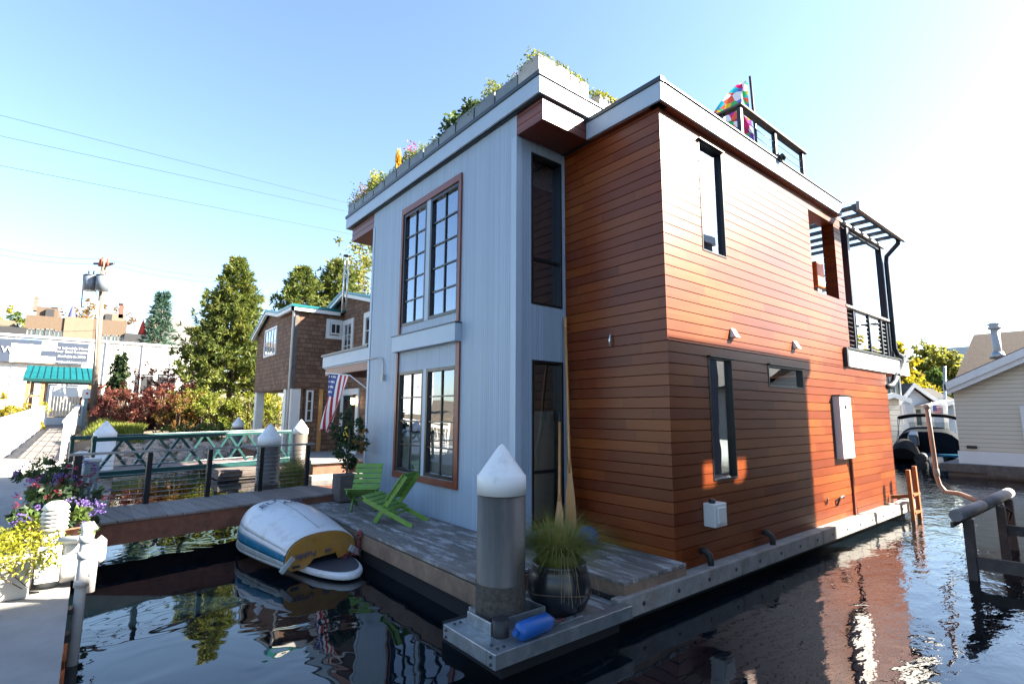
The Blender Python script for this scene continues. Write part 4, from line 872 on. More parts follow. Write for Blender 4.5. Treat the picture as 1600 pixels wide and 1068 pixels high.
b = B(); c0, c1_ = G0+g*.05+gn*(GW-.06), G0+g*4.05+gn*(GW-.06); b.beam(c0+Vector((0, 0, 1.445)), c1_+Vector((0, 0, 1.445)), .085, .035); b.build('rail_cap', 'rail_wood', o, bevel=.004)
b = B()
for k in range(9): z = .70+k*.078; b.tube([c0+Vector((0, 0, z)), c1_-g*.13+Vector((0, 0, z))], .0045, 5)
b.build('cable', 'galvanised', o)
# ================================================================== GREEN TRUSS GANGWAY
T0 = Vector((.12, 14.92, 0)); T1 = Vector((4.75, 16.46, 0)); tg = (T1-T0).normalized(); tn = Vector((-tg.y, tg.x, 0)); TL = (T1-T0).length
o = thing('truss_gangway', 'dark green steel truss gangway with purple brown deck to the shingled house', 'gangway', (2.3, 16, .7))
def V3(s, d, z): return T0+tg*s+tn*d+Vector((0, 0, z))
for d_ in (0, 1.25):
    b = B(); b.beam(V3(-.05, d_, 1.47), V3(TL, d_, 1.52), .09, .09); b.build('top_chord', 'teal_metal', o, bevel=.01)
    b = B(); b.beam(V3(-.05, d_, .68), V3(TL, d_, .7), .08, .14); b.build('bottom_chord', 'teal_metal', o, bevel=.006)
    b = B(); n_ = 4
    for k in range(n_):
        a, m_, e = TL*k/n_, TL*(k+.45)/n_, TL*(k+.95)/n_; b.beam(V3(a+.08, d_, .72), V3(m_, d_, 1.46), .05, .055); b.beam(V3(m_+.03, d_, 1.46), V3(e, d_, .72), .05, .055)
    for s_ in (0, TL-.05): b.beam(V3(s_, d_, .65), V3(s_, d_, 1.55), .07, .07, tg)
    b.build('diagonal', 'teal_metal', o)
b = B(); nb = 26
for i in range(nb): s0, s1 = TL*i/nb+.004, TL*(i+1)/nb-.004; q = [V3(s0, .06, 0), V3(s1, .06, 0), V3(s1, 1.19, 0), V3(s0, 1.19, 0)]; b.hexa([v+Vector((0, 0, .70)) for v in q]+[v+Vector((0, 0, .735)) for v in q])
b.build('deck', 'purple_deck', o)
b = B(); b.box(3.2, 18.2, .02, 6.2, 19.6, .32); b.box(3.3, 18.15, .1, 6.1, 18.2, .28); tag(b.build('work_float', 'grey_wood', bevel=.02), 'low grey wooden float on the water behind the truss gangway', 'float')
c = Vector((3.62, 12.2, .2)); o = thing('grass_tub', 'low dark tub of yellow green grass behind the plank gangway', 'plant pot', c)
b = B(); b.lathe([(.32, 0), (.4, .1), (.42, .25), (.38, .3), (0, .29)], c, 20); b.build('pot', 'pot_glaze', o); R = random.Random(15); b = B(); grass(b, c+Vector((0, 0, .28)), 900, .75, R, .6, .28, .006); b.build('grass', 'grass_blade', o)
b = B(); b.box(2.9, 11.85, -.1, 7, 13.0, .2); tag(b.build('side_float', 'grey_wood', bevel=.02), 'low dark float carrying the grass tub beyond the plank gangway', 'float')

# ================================================================== SHINGLED HOUSE
xb, yb, xc = 5.85, 20.52, 7.71
S = thing('shingled_house', 'brown shingled two storey houseboat with green roof and white columns', 'houseboat', (9, 21, .5))
b = B(); prof = [(yb, 3.0), (26.4, 3.0), (26.4, 5.62), (24.3, 6.46), (22.3, 6.06), (yb, 6.06)]; b.prism([(xb, y, z) for y, z in prof], (7, 0, 0)); b.build('upper_wall', 'cedar_shingle', S)
b = B(); b.prism([(xc, y, z) for y, z in [(16.2, .6), (21.6, .6), (21.6, 6.42), (20.1, 6.82), (16.2, 5.85)]], (5, 0, 0)); b.build('wing_wall', 'cedar_shingle', S)
b = B(); b.box(6.38, yb+.05, .6, 12, 22.2, 3.0); b.build('lower_wall', 'cedar_shingle', S)
def slab(b, p, q, x0, x1, t=.1, ov=.0): (y0, z0), (y1, z1) = p, q; b.hexa([(x0, y0, z0), (x1, y0, z0), (x1, y1, z1), (x0, y1, z1), (x0, y0, z0+t), (x1, y0, z0+t), (x1, y1, z1+t), (x0, y1, z1+t)])
b = B(); slab(b, (24.3, 6.50), (26.75, 5.52), 5.6, 12.9); slab(b, (22.3, 6.12), (24.3, 6.50), 5.6, 12.9); slab(b, (20.3, 6.12), (22.3, 6.125), 5.6, 12.9); slab(b, (16.0, 5.85), (20.1, 6.86), 7.4, 12.8); slab(b, (20.1, 6.86), (21.7, 6.45), 7.4, 12.8); b.build('roof', 'teal_roof', S)
b = B(); slab(b, (24.3, 6.36), (26.7, 5.40), 5.62, 5.72, .13); slab(b, (22.3, 5.98), (24.3, 6.36), 5.62, 5.72, .13); b.box(5.62, 20.33, 5.98, 5.72, 22.3, 6.115); b.box(5.62, 20.33, 5.98, 7.5, 20.43, 6.115); slab(b, (16.0, 5.71), (20.1, 6.72), 7.42, 7.52, .13); slab(b, (20.1, 6.72), (21.6, 6.32), 7.42, 7.52, .13); b.build('barge_board', 'white_paint', S)
b = B(); b.box(xb-.03, yb-.03, 3.0, xb+.1, yb+.1, 6.0); b.build('corner_board', 'grey_wood', S); b = B(); b.box(6.9, yb+.0, .6, 7.05, yb+.12, 3.0); b.build('corner_board', 'oar_wood', S)
b = B(); b.tube([(5.72, 20.45, 6.0), (5.75, 20.5, 5.85), (5.78, 20.6, 5.75), (5.78, 20.6, .6)], .05, 8); b.build('downspout', 'white_paint', S)
for y in (26.1, onx(447, 640, 5.97).y, 20.72): 
    b = B(); b.box(5.87, y-.17, .6, 6.21, y+.17, 3.0); b.build('column', 'white_paint', S, bevel=.01)
def wh_window(ax, c, u0, u1, z0, z1, cols, rows, fw_=.12): return window(S, ax, c, u0, u1, z0, z1, cols=cols, rows=rows, fw_=fw_, fmat='white_paint', mun=.03, depth=.05, proud=.05, glass_d=.02, lite=True)
wh_window('x', xb, 23.0, 24.95, 4.5, 5.74, 4, 2, .1)
f = wh_window('y', yb, 7.02, 7.68, 5.03, 5.82, 1, 1, .14); k = B(); wbox(k, 'y', yb, 7.16, 7.56, 5.2, 5.66, .1, .14); k.build('casement', 'white_paint', f); k = B(); wbox(k, 'y', yb, 7.20, 7.34, 5.26, 5.6, .142, .15); wbox(k, 'y', yb, 7.38, 7.52, 5.26, 5.6, .142, .15); k.build('casement_pane', 'black_metal', f)
wh_window('x', xc, 19.35, 20.45, 4.1, 5.78, 2, 3, .2); wh_window('x', xc, 17.0, 18.35, 3.9, 5.8, 2, 3, .2); wh_window('y', yb+.05, 6.42, 6.68, 1.75, 2.95, 1, 3, .06)
f = window(S, 'x', xc, 18.5, 20.25, .6, 3.0, fw_=.24, fmat='white_paint', depth=.05, proud=.06, glass_d=.01, lite=True); k = B(); wbox(k, 'x', xc, 19.3, 19.95, .62, 2.75, .012, .05); k.build('door', 'teal_metal', f); k = B(); wbox(k, 'x', xc, 19.42, 19.8, 1.1, 2.6, .052, .056); k.build('door_pane', 'glass', f)
b = B(); c = Vector((7.5, 18.62, 2.55)); b.tube([(7.7, 18.62, 2.75), c+Vector((0, 0, .2))], .02, 6); b.lathe([(.0, .2), (.12, .12), (.09, .1), (.09, .09)], c, 10); b.lathe([(.08, -.18), (.09, -.15)], c, 10); b.build('porch_lantern', 'black_metal', S)
b = B(); b.lathe([(.06, -.15), (.07, 0), (.07, .08)], c, 10); b.build('lantern_glass', 'lantern_glow', S)
b = B(); b.box(5.55, 16.9, .48, 13, 27, .6); b.build('porch_deck', 'log_white', S, bevel=.01); b = B(); b.box(5.65, 17.0, .1, 12.9, 26.9, .475); b.build('float_base', 'gangway_side', S); b = B(); b.box(5.5, 16.6, -.2, 12.9, 16.99, .14); b.build('float_log', 'rail_wood', S)
o = thing('hanging_ornament', 'bright yellow hanging ornament beside the teal porch door', 'ornament', onx(541, 678, 6.9)); c = onx(541, 678, 6.9); b = B(); b.tube([c+Vector((0, 0, 1.2)), c+Vector((0, 0, .25))], .004, 4); b.build('cord', 'rope', o); b = B(); b.lathe([(0, .28), (.07, .2), (.1, .02), (.075, -.2), (0, -.28)], c, 10); b.build('body', 'yellow', o)

# ================================================================== THINGS ON THE DOCK
o = thing('concrete_planter', 'pale concrete planter on the dock overflowing with golden yellow foliage', 'planter', (-1.0, 6.65, .5))
b = B(); b.box(-2.6, 6.28, .502, -.28, 6.35, .86); b.box(-.35, 6.35, .502, -.28, 7.1, .86); b.box(-2.6, 7.03, .502, -.35, 7.1, .86); b.box(-2.6, 6.35, .502, -.35, 7.03, .8); b.build('box', 'concrete_planter', o, bevel=.015)
R = random.Random(21); b = B()
for i in range(12000):
    x, y = R.uniform(-2.6, -.10), R.uniform(6.12, 7.0); k = .34*(1-.5*abs((y-6.6)/.5)**2)*(.75+.35*math.sin(x*7)*math.sin(y*9+1)); p = Vector((x, y, .78+k*R.random()**.4-(.14 if y < 6.3 else 0)*R.random())); leafq(b, p, rv(R)+Vector((0, -.25, .15)), rv(R), R.uniform(.025, .055), .017)
b.build('foliage', 'leaf_chartreuse', o)
b = B(); 
for i in range(40): x = R.uniform(-2.5, -.4); p = [Vector((x, 6.35, .84)), Vector((x+R.uniform(-.1, .1), 6.25, .78)), Vector((x+R.uniform(-.2, .2), 6.22, .6))]; b.tube(p, .005, 4)
b.build('stem', 'bark', o)
o = thing('vent_pipe', 'white louvred vent pipe standing behind the golden planter', 'vent', (-.17, 6.62, .5))
b = B(); b.tube([(-.17, 6.62, .5), (-.17, 6.62, 1.03)], .082, 18); b.build('pipe', 'white_paint', o)
b = B()
for k in range(5): z = 1.0+k*.036; b.lathe([(.085, 0), (.108, .004), (.09, .028)], (-.17, 6.62, z), 18)
b.lathe([(.09, 0), (.105, .01), (.085, .05), (.05, .075), (0, .078)], (-.17, 6.62, 1.18), 18); b.build('louvre', 'white_paint', o)
b = B(); b.box(-.25, 6.30, .60, -.09, 6.36, .90); b.build('panel', 'white_paint', o, bevel=.006)
o = thing('utility_tank', 'grey white utility tank with pipes and a round white end at the dock edge', 'utility tank', (.1, 6.4, .6))
b = B(); b.tube([(-.10, 6.50, .69), (.08, 6.52, .70)], .155, 20); b.box(-.08, 6.38, .80, .04, 6.62, .90); b.box(.02, 6.38, .55, .08, 6.63, .94); b.build('body', 'pipe_grey', o, bevel=.02)
b = B(); b.tube([(.08, 6.52, .78), (.16, 6.52, .78), (.19, 6.52, .78), (.235, 6.52, .78)], [.10, .105, .135, .09], 22); b.build('end_cap', 'white_paint', o)
b = B(); b.tube([(-.12, 6.40, .93), (.02, 6.36, .93), (.05, 6.30, .93)], .035, 10); b.tube([(.14, 6.36, .90), (.14, 6.36, .45)], .04, 12); b.tube([(.06, 6.6, .94), (.06, 6.6, 1.0), (.11, 6.6, 1.02), (.14, 6.6, .96)], .026, 8); b.build('connector', 'pipe_grey', o)
o = thing('standing_pipe', 'thin weathered upright grey pipe at the dock edge by the utility tank', 'pipe', (.07, 5.92, .2))
b = B(); b.tube([(.07, 5.92, -.4), (.07, 5.92, 1.08), (.06, 5.95, 1.13)], .042, 12); b.build('tube', 'pipe_grey', o)
b = B(); 
for z in (.85, .98, .62): b.tube([(.07, 5.92, z), (.07, 5.92, z+.06)], .054, 12)
b.build('coupling', 'pipe_grey', o)
b = B(); b.box(-.0, 5.86, .2, .04, 5.98, .26); b.box(-.0, 5.86, .42, .04, 5.98, .46); b.build('bracket', 'rubber', o)
def flower_pot(x, y, r, h, z0, petals, label, seed, n=420):
    R = random.Random(seed); o = thing('flower_pot', label, 'flower pot', (x, y, .5), 'flower pots along the dock edge')
    b = B(); b.lathe([(r*.6, 0), (r*.8, z0-.5), (r*.86, z0-.5), (r*.7, z0-.53), (0, z0-.54)], (x, y, .5), 18); b.build('pot', 'terracotta', o)
    b = B(); crown(b, [((x, y, z0+h*.42), (r*1.15, r*1.15, h*.5))], n, .075, R, hollow=.35); b.build('foliage', 'leaf_green' if seed % 2 else 'leaf_dark', o)
    for pm, k in petals:
        b = B()
        for c in range(k):
            v = rv(R); v.z = abs(v.z)*.8+.15; p = Vector((x, y, z0+h*.42))+Vector((v.x*r*1.25, v.y*r*1.25, v.z*h*.6))
            for _ in range(13): leafq(b, p+rv(R)*.03, rv(R)+v, rv(R), .026, .022)
        b.build('flower', pm, o)
flower_pot(-.12, 7.35, .3, .42, .74, [('petal_purple', 26)], 'flower pot with lilac hydrangea heads directly behind the white vent', 31)
flower_pot(-.16, 8.15, .36, .5, .78, [('petal_crimson', 14)], 'flower pot of dark leaves and crimson blooms, second behind the vent', 32, 650)
flower_pot(-.2, 8.95, .38, .48, .80, [('petal_crimson', 13), ('petal_purple', 12)], 'flower pot mixing crimson and violet blooms beside the plank gangway', 33, 600)
flower_pot(-.3, 9.9, .36, .5, .82, [('petal_pink', 5)], 'leafy green flower pot with few pink blooms behind the gangway post', 34, 650)
flower_pot(-.32, 10.9, .38, .55, .85, [('petal_purple', 18), ('petal_crimson', 6)], 'purple flowering pot toward the ramp', 36, 600)
flower_pot(-.45, 12.2, .34, .55, .82, [('petal_crimson', 8)], 'red flowering pot nearest the ramp fence', 37, 400)
o = thing('standpipe', 'short white capped standpipe with two dark openings behind the flowers', 'pipe', (-.05, 11.8, .5)); b = B(); b.tube([(-.05, 11.8, .5), (-.05, 11.8, 1.32)], .085, 14); b.build('pipe', 'white_paint', o); b = B(); b.lathe([(.1, 0), (.11, .03), (.11, .08), (.06, .1), (0, .1)], (-.05, 11.8, 1.3), 14); b.build('cap', 'white_paint', o); b = B(); b.tube([(-.03, 11.72, .98), (-.02, 11.70, .98)], .03, 8); b.tube([(-.03, 11.72, .88), (-.02, 11.70, .88)], .03, 8); b.build('opening', 'rubber', o)
o = thing('power_pedestal', 'blue grey power pedestal with cables beside the gangway railing', 'power pedestal', (.05, 11.3, .5)); b = B(); b.box(-.0, 11.2, .5, .2, 11.42, 1.25); b.build('cabinet', 'teal_box', o, bevel=.02); b = B(); b.box(-.02, 11.18, 1.25, .22, 11.44, 1.32); b.build('lid', 'pipe_grey', o, bevel=.02); b = B(); b.tube([(.08, 11.2, 1.0), (.05, 11.1, .9), (.05, 11.05, .5)], .02, 6); b.tube([(.14, 11.2, .9), (.12, 11.05, .8), (.14, 11, .3)], .016, 6); b.build('cable', 'pipe_grey', o)

# ================================================================== RAMP, FENCES, GATE
def rz(y): return .5+max(0, y-21.8)*.0355
o = thing('ramp', 'sunlit plank ramp rising from the dock to the gate', 'ramp', (-1.3, 30, .5))
b = B()
for i in range(100):
    y0, y1 = 21.9+i*.21, 21.9+i*.21+.203; b.hexa([(-2.1, y0, rz(y0)-.05), (-.55, y0, rz(y0)-.05), (-.55, y1, rz(y1)-.05), (-2.1, y1, rz(y1)-.05), (-2.1, y0, rz(y0)), (-.55, y0, rz(y0)), (-.55, y1, rz(y1)), (-2.1, y1, rz(y1))])
b.build('planks', 'ramp_wood', o)
b = B(); b.beam((-2.05, 21.9, .38), (-2.05, 43, 1.12), .08, .2); b.beam((-.6, 21.9, .38), (-.6, 43, 1.12), .08, .2); b.build('beam', 'grey_wood', o)
def fence(x, y0, y1, label, side):
    o = thing('ramp_fence', label, 'fence', (x, (y0+y1)/2, rz((y0+y1)/2)), 'white picket fences of the ramp')
    b = B(); n_ = int((y1-y0)/.26)
    for i in range(n_): y = y0+(y1-y0)*i/n_; z = rz(y); b.box(x-.01, y, z+.06, x+.01, y+.022, z+1.12)
    b.build('pickets', 'white_paint', o)
    b = B()
    for h, wd, t in ((1.22, .19, .05), (1.06, .04, .12), (.10, .04, .12)): b.beam((x, y0, rz(y0)+h), (x, y1, rz(y1)+h), wd, t)
    for h in (.36, .62, .86): b.beam((x, y0, rz(y0)+h), (x, y1, rz(y1)+h), .012, .012)
    b.build('rail', 'white_paint', o)
    b = B(); y = y0
    while y < y1: z = rz(y); b.box(x-.05, y-.05, z-.25, x+.05, y+.05, z+1.2); y += 2.4
    b.build('post', 'white_paint', o, split=True); return o
fence(-2.05, 17.5, 42.3, 'white picket fence along the outer side of the ramp, nearest the grasses', -1); fence(-.6, 22.6, 42.3, 'white picket fence along the water side of the ramp, by the flower pots', 1)
D = 34
o = thing('security_gate', 'pale slatted security gate with curved side guard at the top of the ramp', 'gate', (-1.4, 43.2, 1.2)); zg = rz(43)
b = B(); 
for x in (-2.15, -.45): b.box(x-.06, 43.1, zg-.1, x+.06, 43.25, zg+2.5)
b.box(-2.15, 43.1, zg+2.38, -.45, 43.2, zg+2.5); b.box(-2.1, 43.1, zg, -.5, 43.16, zg+.45); b.build('gate_frame', 'gate_grey', o)
b = B(); 
for i in range(9): x = -1.98+i*.155; b.box(x, 43.12, zg+.5, x+.135, 43.15, zg+1.75)
b.build('slats', 'gate_tan', o)
b = B(); b.box(-2.0, 43.13, zg+1.75, -.55, 43.15, zg+2.36); b.build('panel', 'white_paint', o)
b = B(); 
for k in range(9): a = math.radians(95+k*20); b.tube([(-2.2, 42.9, zg+1.2), (-2.2+math.cos(a)*.9, 42.9, zg+1.2+math.sin(a)*1.1)], .012, 4)
b.tube([(-2.2+math.cos(math.radians(95+k*10))*.9, 42.9, zg+1.2+math.sin(math.radians(95+k*10))*1.1) for k in range(17)], .03, 6); b.build('side_guard', 'gate_grey', o)
o = thing('gate_shelter', 'teal metal roofed shelter on orange timber posts over the gate', 'shelter', (-1.8, 44, 1.2)); D = 34.5
e0, e1, r0, r1 = dep(36, 591, D), dep(150, 598, D), dep(44, 573, D+1.6), dep(137, 571, D+1.6)
b = B(); n_ = 11
e1 = Vector((e1.x, e0.y, e0.z)); r0 = Vector((r0.x, e0.y+1.9, e0.z+.95)); r1 = Vector((e1.x-.25, e0.y+1.9, e0.z+.95))
b.hexa([e0, e1, r1, r0, e0+Vector((0, 0, .06)), e1+Vector((0, 0, .06)), r1+Vector((0, 0, .06)), r0+Vector((0, 0, .06))]); back0, back1 = Vector((e0.x, e0.y+3.8, e0.z)), Vector((e1.x, e0.y+3.8, e0.z)); b.hexa([r0, r1, back1, back0]+[p+Vector((0, 0, .06)) for p in (r0, r1, back1, back0)]); b.build('roof', 'teal_roof', o)
b = B()
for i in range(n_+1): t = i/n_; b.beam(e0.lerp(e1, t)+Vector((0, 0, .08)), r0.lerp(r1, t)+Vector((0, 0, .08)), .035, .05)
b.build('seam', 'teal_metal', o)
b = B(); b.beam(e0+Vector((0, -.03, -.06)), e1+Vector((0, -.03, -.06)), .08, .2); b.build('gutter', 'teal_metal', o); b = B(); b.beam(e0+Vector((.4, .15, -.22)), e1+Vector((-.1, .15, -.22)), .1, .16); b.build('beam', 'black_metal', o)
for x in (e0.x+.28, e0.x+1.02, e1.x-.3):
    for y in (e0.y+.2, e0.y+3.4): b = B(); b.box(x-.1, y-.1, .8, x+.1, y+.1, e0.z-.05); b.build('post', 'orange_post', o)
b = B(); b.beam((e0.x+.28, e0.y+.2, 3.1), (e0.x+1.02, e0.y+.2, 3.1), .1, .14); b.build('crossbar', 'orange_post', o)
o = thing('notice_board', 'small round white notice on a green post beside the gate', 'sign', (-.35, 42.5, 1.1)); b = B(); b.box(-.38, 42.5, .9, -.2, 42.6, 3.0); b.build('post', 'teal_box', o); b = B(); b.box(-.5, 42.45, 2.9, -.05, 42.5, 3.5); b.build('board', 'white_paint', o, bevel=.05); b = B(); b.box(-.33, 42.44, 3.15, -.22, 42.45, 3.28); b.build('symbol', 'flag_red', o)

# ================================================================== UTILITY POLE, WIRES
pb, pt_ = dep(147, 640, 33), dep(163, 402, 33); o = thing('utility_pole', 'wooden utility pole with two grey transformers above the bushes', 'utility pole', (pb.x, pb.y, .8)); ptop = Vector((pt_.x, pt_.y, pt_.z)); pbot = Vector((pb.x, pb.y, .5))
b = B(); b.tube([pbot, ptop], [.2, .13], 10); b.build('post', 'pole_wood', o)
def onpole(py): t = (ptop.z-dep(160, py, 33).z)/(ptop.z-pbot.z); return ptop.lerp(pbot, t)
for px in (141, 160):
    c = dep(px, 442, 32.6); b = B(); b.tube([c+Vector((0, 0, -.5)), c+Vector((0, 0, .46))], .34, 16); b.tube([c+Vector((0, 0, .46)), c+Vector((0, 0, .50))], .37, 16); b.build('transformer', 'transformer', o); b = B(); b.tube([c+Vector((.1, -.1, .5)), c+Vector((.12, -.12, .8))], [.05, .03], 8); b.tube([c+Vector((-.12, .1, .5)), c+Vector((-.14, .12, .8))], [.05, .03], 8); b.build('bushing', 'pole_wood', o, split=True)
b = B(); p = onpole(412); b.beam(p+Vector((-.5, .4, .0)), p+Vector((.5, -.4, 0)), .1, .12); p = onpole(418); b.beam(p, p+Vector((.55, -.45, .3)), .05, .05); p = onpole(430); b.beam(dep(134, 428, 32.8), p, .05, .05); b.beam(dep(131, 428, 32.8), dep(127, 480, 32.8), .05, .05); b.build('crossarm', 'bark', o)
b = B()
for px in (157, 160, 169): c = dep(px, 404, 32.8); b.tube([c, c-Vector((0, 0, .5))], [.05, .09], 8)
b.build('insulator', 'brick', o)
b = B(); c0 = dep(154, 470, 32.6); b.tube([c0, dep(151, 520, 32.6), dep(147, 600, 32.6)], .035, 6); b.tube([dep(150, 455, 32.4), dep(152, 490, 32.5), dep(150, 540, 32.6)], .02, 5); b.build('riser', 'pipe_grey', o)
def wire(label, pts, r=.011): 
    P = []
    for (a, b_) in zip(pts, pts[1:]):
        for k in range(9): P.append(Vector(a).lerp(Vector(b_), k/9)+Vector((0, 0, -.35*math.sin(k/9*PI))))
    P.append(Vector(pts[-1])); b = B(); b.tube(P, r, 5); tag(b.build('power_line', 'wire'), label, 'power line', 'power lines across the sky')
for (a, b_, l_, d0, d1) in (((-80, 160), (900, 407), 'highest power line crossing the sky to behind the grey roof', 30, 42), ((-80, 195), (900, 408), 'second power line below the highest one', 30, 42), ((-80, 243), (900, 434), 'lowest of the three long power lines left of the grey house', 30, 42)):
    P = [dep(a[0]+(b_[0]-a[0])*t, a[1]+(b_[1]-a[1])*t, d0+(d1-d0)*t) for t in (0, .5, 1)]; b = B(); b.tube(P, .011, 5); tag(b.build('power_line', 'wire'), l_, 'power line', 'power lines across the sky')
for pts, l_ in (([dep(-60, 374, 32), onpole(405), dep(420, 437, 40)], 'thin power line running over the very top of the utility pole'), ([dep(-60, 383, 32), onpole(413), dep(420, 446, 40)], 'thin power line over the crossarm of the utility pole'), ([dep(-60, 449, 32), onpole(466), dep(330, 488, 40)], 'power line meeting the utility pole below its transformers'), ([dep(-40, 498, 31), onpole(516), dep(320, 560, 40)], 'thick low power line meeting the pole in front of the condominiums')): wire(l_, pts, .012)

# ================================================================== WHITE WALL BUILDING, BANNER, CONDOMINIUMS
def bx(name, par, m_, px0, py0, px1, py1, y, d, z0=None):
    p, q = ony(px0, py0, y), ony(px1, py1, y); x0, x1 = p.x, q.x; b = B(); b.box(x0, y, q.z if z0 is None else z0, x1, y+d, p.z); return b.build(name, m_, par)
o = thing('white_building', 'long plain white commercial building carrying the banner', 'building', (0, 64, 2)); zw = ony(250, 541, 60).z; b = B(); b.box(-26, 60, 1, ony(300, 541, 60).x, 68, zw); b.build('wall', 'wall_white', o)
b = B(); b.box(-26, 59.85, zw, ony(300, 541, 60).x+.15, 60.3, zw+.18); b.build('parapet', 'trim_white', o)
b = B(); 
for px in (225, 260): q = ony(px, 600, 59.97); b.box(q.x-.7, 59.95, q.z-1, q.x+.7, 60.0, q.z+1.0)
b.build('window', 'condo_grey', o)
b = B()
for k in range(9): x = -24+k*3.7; b.box(x, 59.93, 1.2, x+.05, 60.0, zw-.05)
b.box(-26, 59.94, zw-2.9, ony(300, 541, 60).x, 60.0, zw-2.86); b.build('panel_joint', 'gate_grey', o)
b = B()
for px in (160, 218): x = ony(px, 600, 60).x; b.tube([(x, 59.9, zw), (x, 59.9, 1.5)], .06, 6)
b.build('rain_pipe', 'pipe_grey', o, split=True)
o = thing('banner', 'wide navy banner with harbour pictures and white lettering on the white building', 'banner', ony(70, 550, 59.6)); yb_ = 59.6
zt, zb_ = ony(60, 532, yb_).z, ony(60, 567, yb_).z
def bn(name, m_, px0, px1, dz0=0, dz1=0, yy=0): x0, x1 = ony(px0, 550, yb_).x, ony(px1, 550, yb_).x; b = B(); b.box(x0, yb_-yy, zb_+dz0, x1, yb_+.1, zt-dz1); return b.build(name, m_, o)
bn('panel', 'sign_navy', -40, 138); bn('picture', 'harbour_picture', 16, 64, .0, .35, .02); bn('picture', 'picture_sky', 30, 64, 2.0, 0, .03); bn('picture', 'wall_white', 64, 88, 1.1, 0, .02); bn('picture', 'harbour_picture', 64, 88, 0, 1.3, .025)
X = lambda px: ony(px, 550, yb_).x
for s_, px, f, sz, al in (('W', 1, .40, .75, 'LEFT'), ('Five Lakeside Homes', 113, .70, .30, 'CENTER'), ('Your Boat Location', 113, .53, .30, 'CENTER'), ('Available in 2008', 113, .32, .27, 'CENTER'), ('Fivelakesidehomes.com', 113, .07, .24, 'CENTER')):
    text('lettering', s_, sz, (X(px), yb_-.06, zb_+(zt-zb_)*f), (1, 0, 0), (0, 0, 1), 'letter_white', o, al)
Yc = 88
def condo(label, blocks, wins, extras=()):
    p = ony(blocks[0][1], blocks[0][2], Yc); o = thing('condominium', label, 'building', (p.x, Yc+3, 6), 'condominium row on the hillside')
    for nm, a, c_, e, f, m_, dy in blocks: bx(nm, o, m_, a, c_, e, f, Yc+dy, 9, 5)
    for a, c_, e, f in wins:
        p, q = ony(a, c_, Yc-.1), ony(e, f, Yc-.1); b = B()
        for r_ in ((p.x, q.z, q.x, q.z+.12), (p.x, p.z-.12, q.x, p.z)): b.box(r_[0], Yc-.12, r_[1], r_[2], Yc+.05, r_[3])
        b.box(p.x, Yc-.12, q.z, p.x+.12, Yc+.05, p.z); b.box(q.x-.12, Yc-.12, q.z, q.x, Yc+.05, p.z); b.box((p.x+q.x)/2-.05, Yc-.12, q.z, (p.x+q.x)/2+.05, Yc+.05, p.z); f_ = b.build('window', 'condo_white', o)
        b = B(); b.box(p.x+.12, Yc-.06, q.z+.12, q.x-.12, Yc-.02, p.z-.12); b.build('pane', 'glass_far', f_)
    for nm, a, c_, e, f, m_, dy in extras: bx(nm, o, m_, a, c_, e, f, Yc+dy, 1.2)
    return o
mat('glass_far', (.05, .065, .072), .15, spec=.8)
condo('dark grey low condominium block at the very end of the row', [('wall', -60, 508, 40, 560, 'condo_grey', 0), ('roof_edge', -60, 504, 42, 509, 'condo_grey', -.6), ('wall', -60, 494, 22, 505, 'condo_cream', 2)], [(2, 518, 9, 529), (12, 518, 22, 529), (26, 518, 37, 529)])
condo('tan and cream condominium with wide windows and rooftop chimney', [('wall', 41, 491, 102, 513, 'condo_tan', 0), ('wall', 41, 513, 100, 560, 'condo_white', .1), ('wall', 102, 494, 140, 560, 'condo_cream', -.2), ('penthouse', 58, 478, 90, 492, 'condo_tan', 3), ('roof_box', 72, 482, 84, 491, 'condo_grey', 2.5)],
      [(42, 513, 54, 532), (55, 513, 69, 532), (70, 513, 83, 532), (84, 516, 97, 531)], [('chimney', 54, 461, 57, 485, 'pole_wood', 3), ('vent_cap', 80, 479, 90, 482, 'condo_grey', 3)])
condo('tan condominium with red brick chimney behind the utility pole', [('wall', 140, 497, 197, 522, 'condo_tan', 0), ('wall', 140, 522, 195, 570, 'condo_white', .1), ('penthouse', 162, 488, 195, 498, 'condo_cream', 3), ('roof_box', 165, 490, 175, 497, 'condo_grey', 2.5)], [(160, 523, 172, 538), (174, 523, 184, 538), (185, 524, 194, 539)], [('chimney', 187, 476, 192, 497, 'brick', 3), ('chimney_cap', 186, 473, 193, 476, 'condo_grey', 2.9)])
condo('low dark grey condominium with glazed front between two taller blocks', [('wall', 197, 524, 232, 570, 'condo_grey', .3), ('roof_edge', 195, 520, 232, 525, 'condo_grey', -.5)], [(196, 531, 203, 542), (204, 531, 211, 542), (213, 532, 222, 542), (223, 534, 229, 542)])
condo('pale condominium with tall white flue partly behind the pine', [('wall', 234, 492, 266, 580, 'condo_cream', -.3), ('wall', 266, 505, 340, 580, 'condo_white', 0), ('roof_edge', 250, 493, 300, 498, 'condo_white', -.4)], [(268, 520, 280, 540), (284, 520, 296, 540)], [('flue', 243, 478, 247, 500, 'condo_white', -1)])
for px, py, m_, l_ in ((223, 511, 'umbrella_red', 'closed red parasol on the dark condominium terrace'), (113, 488, 'umbrella_blue', 'closed lilac parasol on the tan condominium roof')):
    c = ony(px, py, Yc+1); o = thing('parasol', l_, 'parasol', c); b = B(); b.lathe([(.5, -1.0), (.42, -.6), (.2, .5), (.04, 1.0)], c, 10); b.build('canopy', m_, o); b = B(); b.tube([c+Vector((0, 0, -1.9)), c+Vector((0, 0, 1.1))], .06, 6); b.build('post', 'bark', o)

